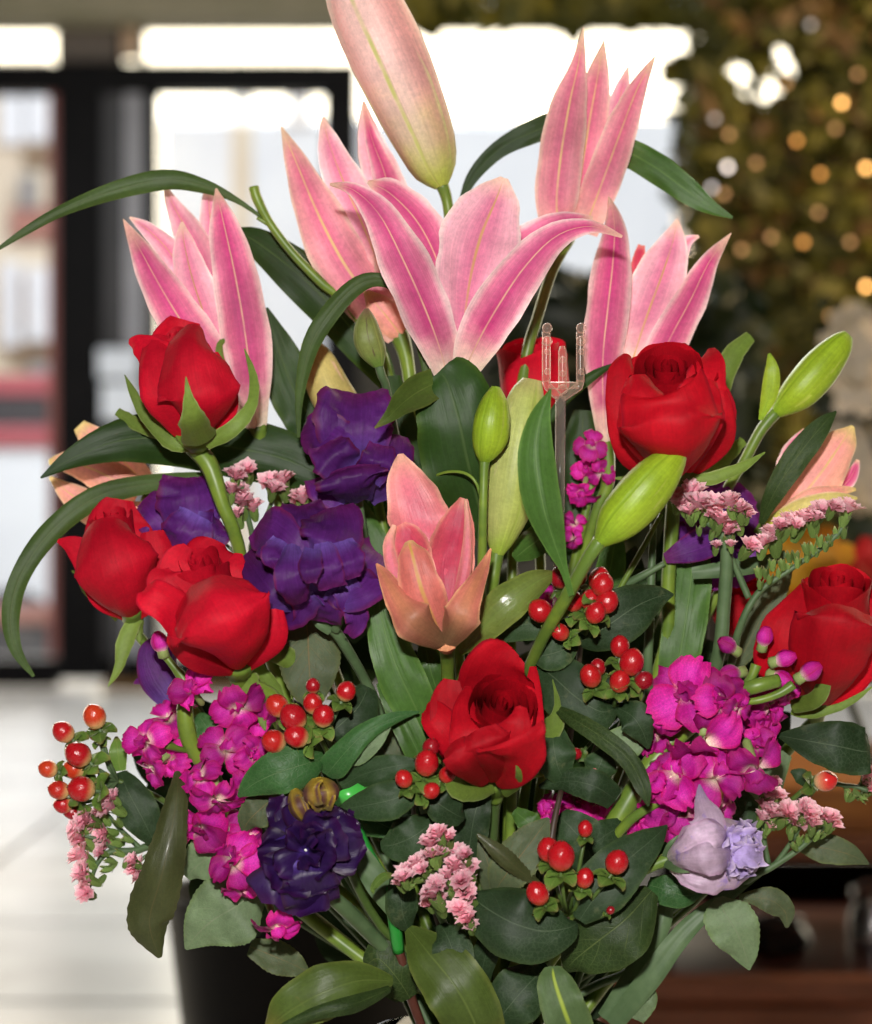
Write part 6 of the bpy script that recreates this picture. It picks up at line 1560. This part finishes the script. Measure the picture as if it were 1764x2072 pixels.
rng = random.Random(12)
FILL = [('dark leafy filler sprig deep behind the violet lisianthus at left', 560, 1150), ('dark leafy filler sprig deep behind the stock at lower left', 560, 1480),
        ('dark leafy filler sprig deep in the middle behind the salmon lily', 830, 1120), ('dark leafy filler sprig deep behind the middle rose', 900, 1480),
        ('dark leafy filler sprig deep behind the berries right of centre', 1180, 1280), ('dark leafy filler sprig deep behind the large stock at right', 1380, 1420),
        ('dark leafy filler sprig low over the vase at left', 760, 1800), ('dark leafy filler sprig low over the vase at right', 1150, 1830), ('dark leafy filler sprig behind the long grey green leaf at right', 1350, 1180)]
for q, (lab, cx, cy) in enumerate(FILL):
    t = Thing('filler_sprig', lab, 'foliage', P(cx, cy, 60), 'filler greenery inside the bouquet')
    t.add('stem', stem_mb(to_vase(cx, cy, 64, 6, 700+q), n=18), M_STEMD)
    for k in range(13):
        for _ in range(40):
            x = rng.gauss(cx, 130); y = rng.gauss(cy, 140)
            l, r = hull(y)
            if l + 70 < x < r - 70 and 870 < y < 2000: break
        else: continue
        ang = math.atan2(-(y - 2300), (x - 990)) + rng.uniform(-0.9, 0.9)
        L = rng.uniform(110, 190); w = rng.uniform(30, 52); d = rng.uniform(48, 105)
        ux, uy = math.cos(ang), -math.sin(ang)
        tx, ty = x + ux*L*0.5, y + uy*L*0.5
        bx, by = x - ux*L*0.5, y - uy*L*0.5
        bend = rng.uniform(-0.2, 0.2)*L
        mat = rng.choice((M_FILLSHADE, M_FILLSHADE, M_DEEPL, M_LDARK, M_FILLSHADE, M_HYP))
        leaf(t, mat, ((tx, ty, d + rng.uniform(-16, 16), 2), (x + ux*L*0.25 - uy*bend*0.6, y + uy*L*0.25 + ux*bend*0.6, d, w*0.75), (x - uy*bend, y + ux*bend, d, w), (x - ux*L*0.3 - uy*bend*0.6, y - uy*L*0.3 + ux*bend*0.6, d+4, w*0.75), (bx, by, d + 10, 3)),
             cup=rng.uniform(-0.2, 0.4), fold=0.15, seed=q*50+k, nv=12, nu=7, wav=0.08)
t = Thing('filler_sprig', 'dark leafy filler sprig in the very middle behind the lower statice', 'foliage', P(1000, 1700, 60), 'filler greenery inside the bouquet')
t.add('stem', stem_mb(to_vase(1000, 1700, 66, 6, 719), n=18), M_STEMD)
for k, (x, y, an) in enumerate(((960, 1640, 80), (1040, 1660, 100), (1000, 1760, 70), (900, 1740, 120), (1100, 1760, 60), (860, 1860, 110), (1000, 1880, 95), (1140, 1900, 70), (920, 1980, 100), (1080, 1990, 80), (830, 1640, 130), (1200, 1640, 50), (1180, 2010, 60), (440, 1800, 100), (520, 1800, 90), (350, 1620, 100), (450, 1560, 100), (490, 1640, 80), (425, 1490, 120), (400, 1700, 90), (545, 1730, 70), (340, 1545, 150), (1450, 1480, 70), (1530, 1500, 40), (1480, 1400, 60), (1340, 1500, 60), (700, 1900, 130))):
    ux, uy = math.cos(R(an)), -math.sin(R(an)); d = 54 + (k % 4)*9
    leaf(t, M_FILLSHADE, ((x+ux*90, y+uy*90, d-8, 2), (x+ux*45, y+uy*45, d, 44), (x, y, d, 58), (x-ux*50, y-uy*50, d, 40), (x-ux*95, y-uy*95, d+8, 4)), seed=k+1300, cup=0.2, fold=0.12, nv=14, wav=0.08)
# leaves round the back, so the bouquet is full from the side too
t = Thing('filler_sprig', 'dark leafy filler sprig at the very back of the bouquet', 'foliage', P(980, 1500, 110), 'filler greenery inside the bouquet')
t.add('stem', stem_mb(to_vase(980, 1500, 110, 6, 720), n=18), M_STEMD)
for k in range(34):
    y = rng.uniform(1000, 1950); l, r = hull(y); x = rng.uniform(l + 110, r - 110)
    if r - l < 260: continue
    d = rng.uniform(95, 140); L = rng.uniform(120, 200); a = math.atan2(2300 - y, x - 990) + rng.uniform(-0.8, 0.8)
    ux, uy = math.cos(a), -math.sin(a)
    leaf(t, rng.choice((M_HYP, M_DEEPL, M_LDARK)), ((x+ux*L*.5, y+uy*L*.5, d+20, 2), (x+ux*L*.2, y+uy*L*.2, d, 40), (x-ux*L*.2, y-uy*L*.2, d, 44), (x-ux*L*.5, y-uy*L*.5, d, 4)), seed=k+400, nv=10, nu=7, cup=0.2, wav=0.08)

# twigs and thin stalks
x = Thing('forked_twig', 'thin green forked twig with a blunt tip above the left of the bouquet', 'twig', P(720, 640, 40))
x.add('twig', stem_mb([(513, 378, 34, 11), (520, 402, 34, 11), (545, 450, 36, 9), (590, 510, 38, 9), (650, 572, 40, 10), (712, 628, 44, 10), (800, 800, 50, 10), (900, 1400, 50, 9), (970, 2085, 26, 8), (1000, 2600, 0, 8)], n=34), M_STEM)
x.add('side_shoot', stem_mb([(552, 456, 36, 7), (540, 452, 36, 5), (520, 440, 35, 4)], n=8), M_STEM)
x = Thing('green_tendril', 'thin yellow green tendril arching left of the short bud', 'tendril', P(975, 1000, -52))
x.add('tendril', stem_mb([(875, 965, -40, 3), (905, 955, -50, 3), (940, 957, -56, 3.2), (962, 975, -58, 3.2), (972, 1005, -56, 3)], n=16, ns=6), M_STEM)
x = Thing('grass_stalk', 'pale stiff flat stalk left of the round rose stalk', 'stalk', P(1318, 1080, 0))
x.add('stalk', stem_mb([(1322, 1060, 6, 7), (1316, 1200, 4, 9), (1310, 1340, 6, 10), (1290, 1500, 20, 9), (1080, 2085, 10, 8), (980, 2600, 0, 8)], n=22), M_STEMG)
x.add('side_stalk', stem_mb([(1338, 1040, 0, 4), (1300, 1110, 0, 6), (1255, 1190, 2, 6), (1220, 1260, 6, 6)], n=14), M_STEM)
x.add('side_stalk', stem_mb([(1345, 1140, 0, 5), (1300, 1165, 2, 8), (1240, 1200, 8, 8), (1190, 1260, 14, 6)], n=14), M_STEMG)

# ------------------------------------------------------------------ plastic things and the vase
M_CLEAR = glass_mat('clear_plastic', (0.97, 0.93, 0.9), 0.3, 0.12)


def clear_plastic():
    q = NT('clear_plastic_body')
    t = q.node('ShaderNodeBsdfTransparent'); t.inputs[0].default_value = (0.95, 0.9, 0.87, 1)
    pr = q.node('ShaderNodeBsdfPrincipled'); pr.inputs['Base Color'].default_value = (0.9, 0.66, 0.55, 1); pr.inputs['Roughness'].default_value = 0.14
    pr.inputs['Specular IOR Level'].default_value = 1.0
    lw = q.node('ShaderNodeLayerWeight'); lw.inputs[0].default_value = 0.35
    mx = q.node('ShaderNodeMixShader'); q.set(mx.inputs[0], q.math('MULTIPLY_ADD', q.math('POWER', lw.outputs['Facing'], 1.6), 0.95, 0.07, clamp=True))
    q.t.links.new(t.outputs[0], mx.inputs[1]); q.t.links.new(pr.outputs[0], mx.inputs[2])
    return q.done(mx.outputs[0])


def clear_stick():
    q = NT('clear_plastic_stick')
    t = q.node('ShaderNodeBsdfTransparent'); t.inputs[0].default_value = (0.9, 0.88, 0.85, 1)
    pr = q.node('ShaderNodeBsdfPrincipled'); pr.inputs['Base Color'].default_value = (0.5, 0.42, 0.38, 1); pr.inputs['Roughness'].default_value = 0.14
    lw = q.node('ShaderNodeLayerWeight'); lw.inputs[0].default_value = 0.3
    mx = q.node('ShaderNodeMixShader'); q.set(mx.inputs[0], q.math('MULTIPLY_ADD', lw.outputs['Facing'], 0.5, 0.08, clamp=True))
    q.t.links.new(t.outputs[0], mx.inputs[1]); q.t.links.new(pr.outputs[0], mx.inputs[2])
    return q.done(mx.outputs[0])


M_CP = clear_plastic(); M_CS = clear_stick()
fk = Thing('card_holder', 'clear plastic three pronged card holder stuck among the flowers', 'card holder', P(1133, 810, -10))
D = -12
for (px, y0, y1, tipped) in ((1105, 672, 772, 1), (1138, 700, 785, 0), (1174, 672, 772, 1)):
    m = MB(); pts = [P(px, y0 + (y1-y0)*i/8, D) for i in range(9)]
    m.tube(pts, [0.0012 if i == 0 and not tipped else 0.0021 for i in range(9)], 10)
    pr = fk.add('prong', m, M_CP)
    for yy in ((664, 690, 712, 752) if tipped else (728, 756)):
        m = MB(); m.ball(P(px + (2 if tipped else 0), yy, D - 1.6), 0.0026 if yy < 700 else 0.0016, ns=10, nr=8); fk.add('knob', m, M_CP, pr)
m = MB(); m.tube([P(1105, 770, D), P(1108, 782, D), P(1133, 806, D)], [0.0021]*3, 8); fk.add('yoke', m, M_CP)
m = MB(); m.tube([P(1174, 770, D), P(1172, 782, D), P(1136, 806, D)], [0.0021]*3, 8); fk.add('yoke', m, M_CP)
m = MB(); m.tube([P(1110, 780, D), P(1170, 780, D)], [0.0018]*2, 8); fk.add('crossbar', m, M_CP)
m = MB(); m.ball(P(1138, 788, D - 2), 0.0026); fk.add('knob', m, M_CP)
m = MB(); m.tube([P(1134, 802, D), P(1133, 1000, -8), P(1128, 1200, 0), P(1122, 1420, 24)], [0.0026, 0.0024, 0.0024, 0.0022], 8); fk.add('stick', m, M_CS)

M_GPL = plain_mat('bright_green_plastic', (0.08, 0.5, 0.08), (0.06, 0.42, 0.06), rough=0.3, spec=0.5, scale=10, bump=0)
gp = Thing('green_plastic_tie', 'bright green plastic tie showing between leaves near the withered buds', 'plastic tie', P(720, 1600, -30))
gp.add('loop', blade(((748, 1572, -34, 14), (742, 1592, -44, 17), (715, 1606, -50, 14), (692, 1612, -50, 12), (682, 1630, -46, 12)), cup=0.3, nv=14), M_GPL)
gp.add('tail', stem_mb([(688, 1620, -40, 10), (712, 1660, -30, 12), (752, 1740, -36, 12), (786, 1800, -40, 12), (797, 1860, -40, 13), (806, 1925, -34, 12)], n=22), plain_mat('green_plastic_shade', (0.02, 0.26, 0.03), (0.015, 0.2, 0.03), rough=0.35, scale=10, bump=0))
gp.add('tail_end', stem_mb([(806, 1922, -34, 9), (818, 1960, -30, 10), (832, 2020, -20, 10), (900, 2200, 0, 8)], n=10), plain_mat('brown_wire_end', (0.09, 0.025, 0.015), rough=0.5))

def vase_glass():
    q = NT('vase_glass')
    pr = q.principled((0.95, 0.97, 0.96), 0.02, 0.5, None, Transmission_Weight=1.0, IOR=1.33)
    return q.done(pr)


vc = P(998, 2092, 0)
vz = vc.z
v = Thing('glass_vase', 'clear glass vase holding the bouquet, its rim at the bottom edge', 'vase', Vector((vc.x, vc.y, vz - 0.25)))
m = MB(); rr = 0.0635; bz = vz - 0.25
lathe(m, Vector((vc.x, vc.y, 0)), [(0.0, bz), (rr-0.004, bz), (rr-0.002, bz+0.004), (rr-0.003, vz-0.08), (rr-0.001, vz-0.02), (rr+0.001, vz-0.002), (rr, vz), (rr-0.0025, vz), (rr-0.0035, vz-0.02), (rr-0.0055, vz-0.08), (rr-0.006, bz+0.012), (0.0, bz+0.01)], 48)
v.add('body', m, vase_glass())
bs = Thing('display_stand', 'low dark wooden display stand under the glass vase', 'stand', Vector((vc.x, vc.y, 0)))
m = MB(); m.box(vc.x-0.16, vc.x+0.16, -0.15, 0.15, 0.045, bz - 0.0005, 0.003); bs.add('top', m, M_WOOD, None, False)
for sx in (-0.13, 0.13):
    for sy in (-0.12, 0.12):
        m = MB(); m.box(vc.x+sx-0.015, vc.x+sx+0.015, sy-0.015, sy+0.015, 0.0045, 0.045); bs.add('foot', m, M_WOOD, None, False)
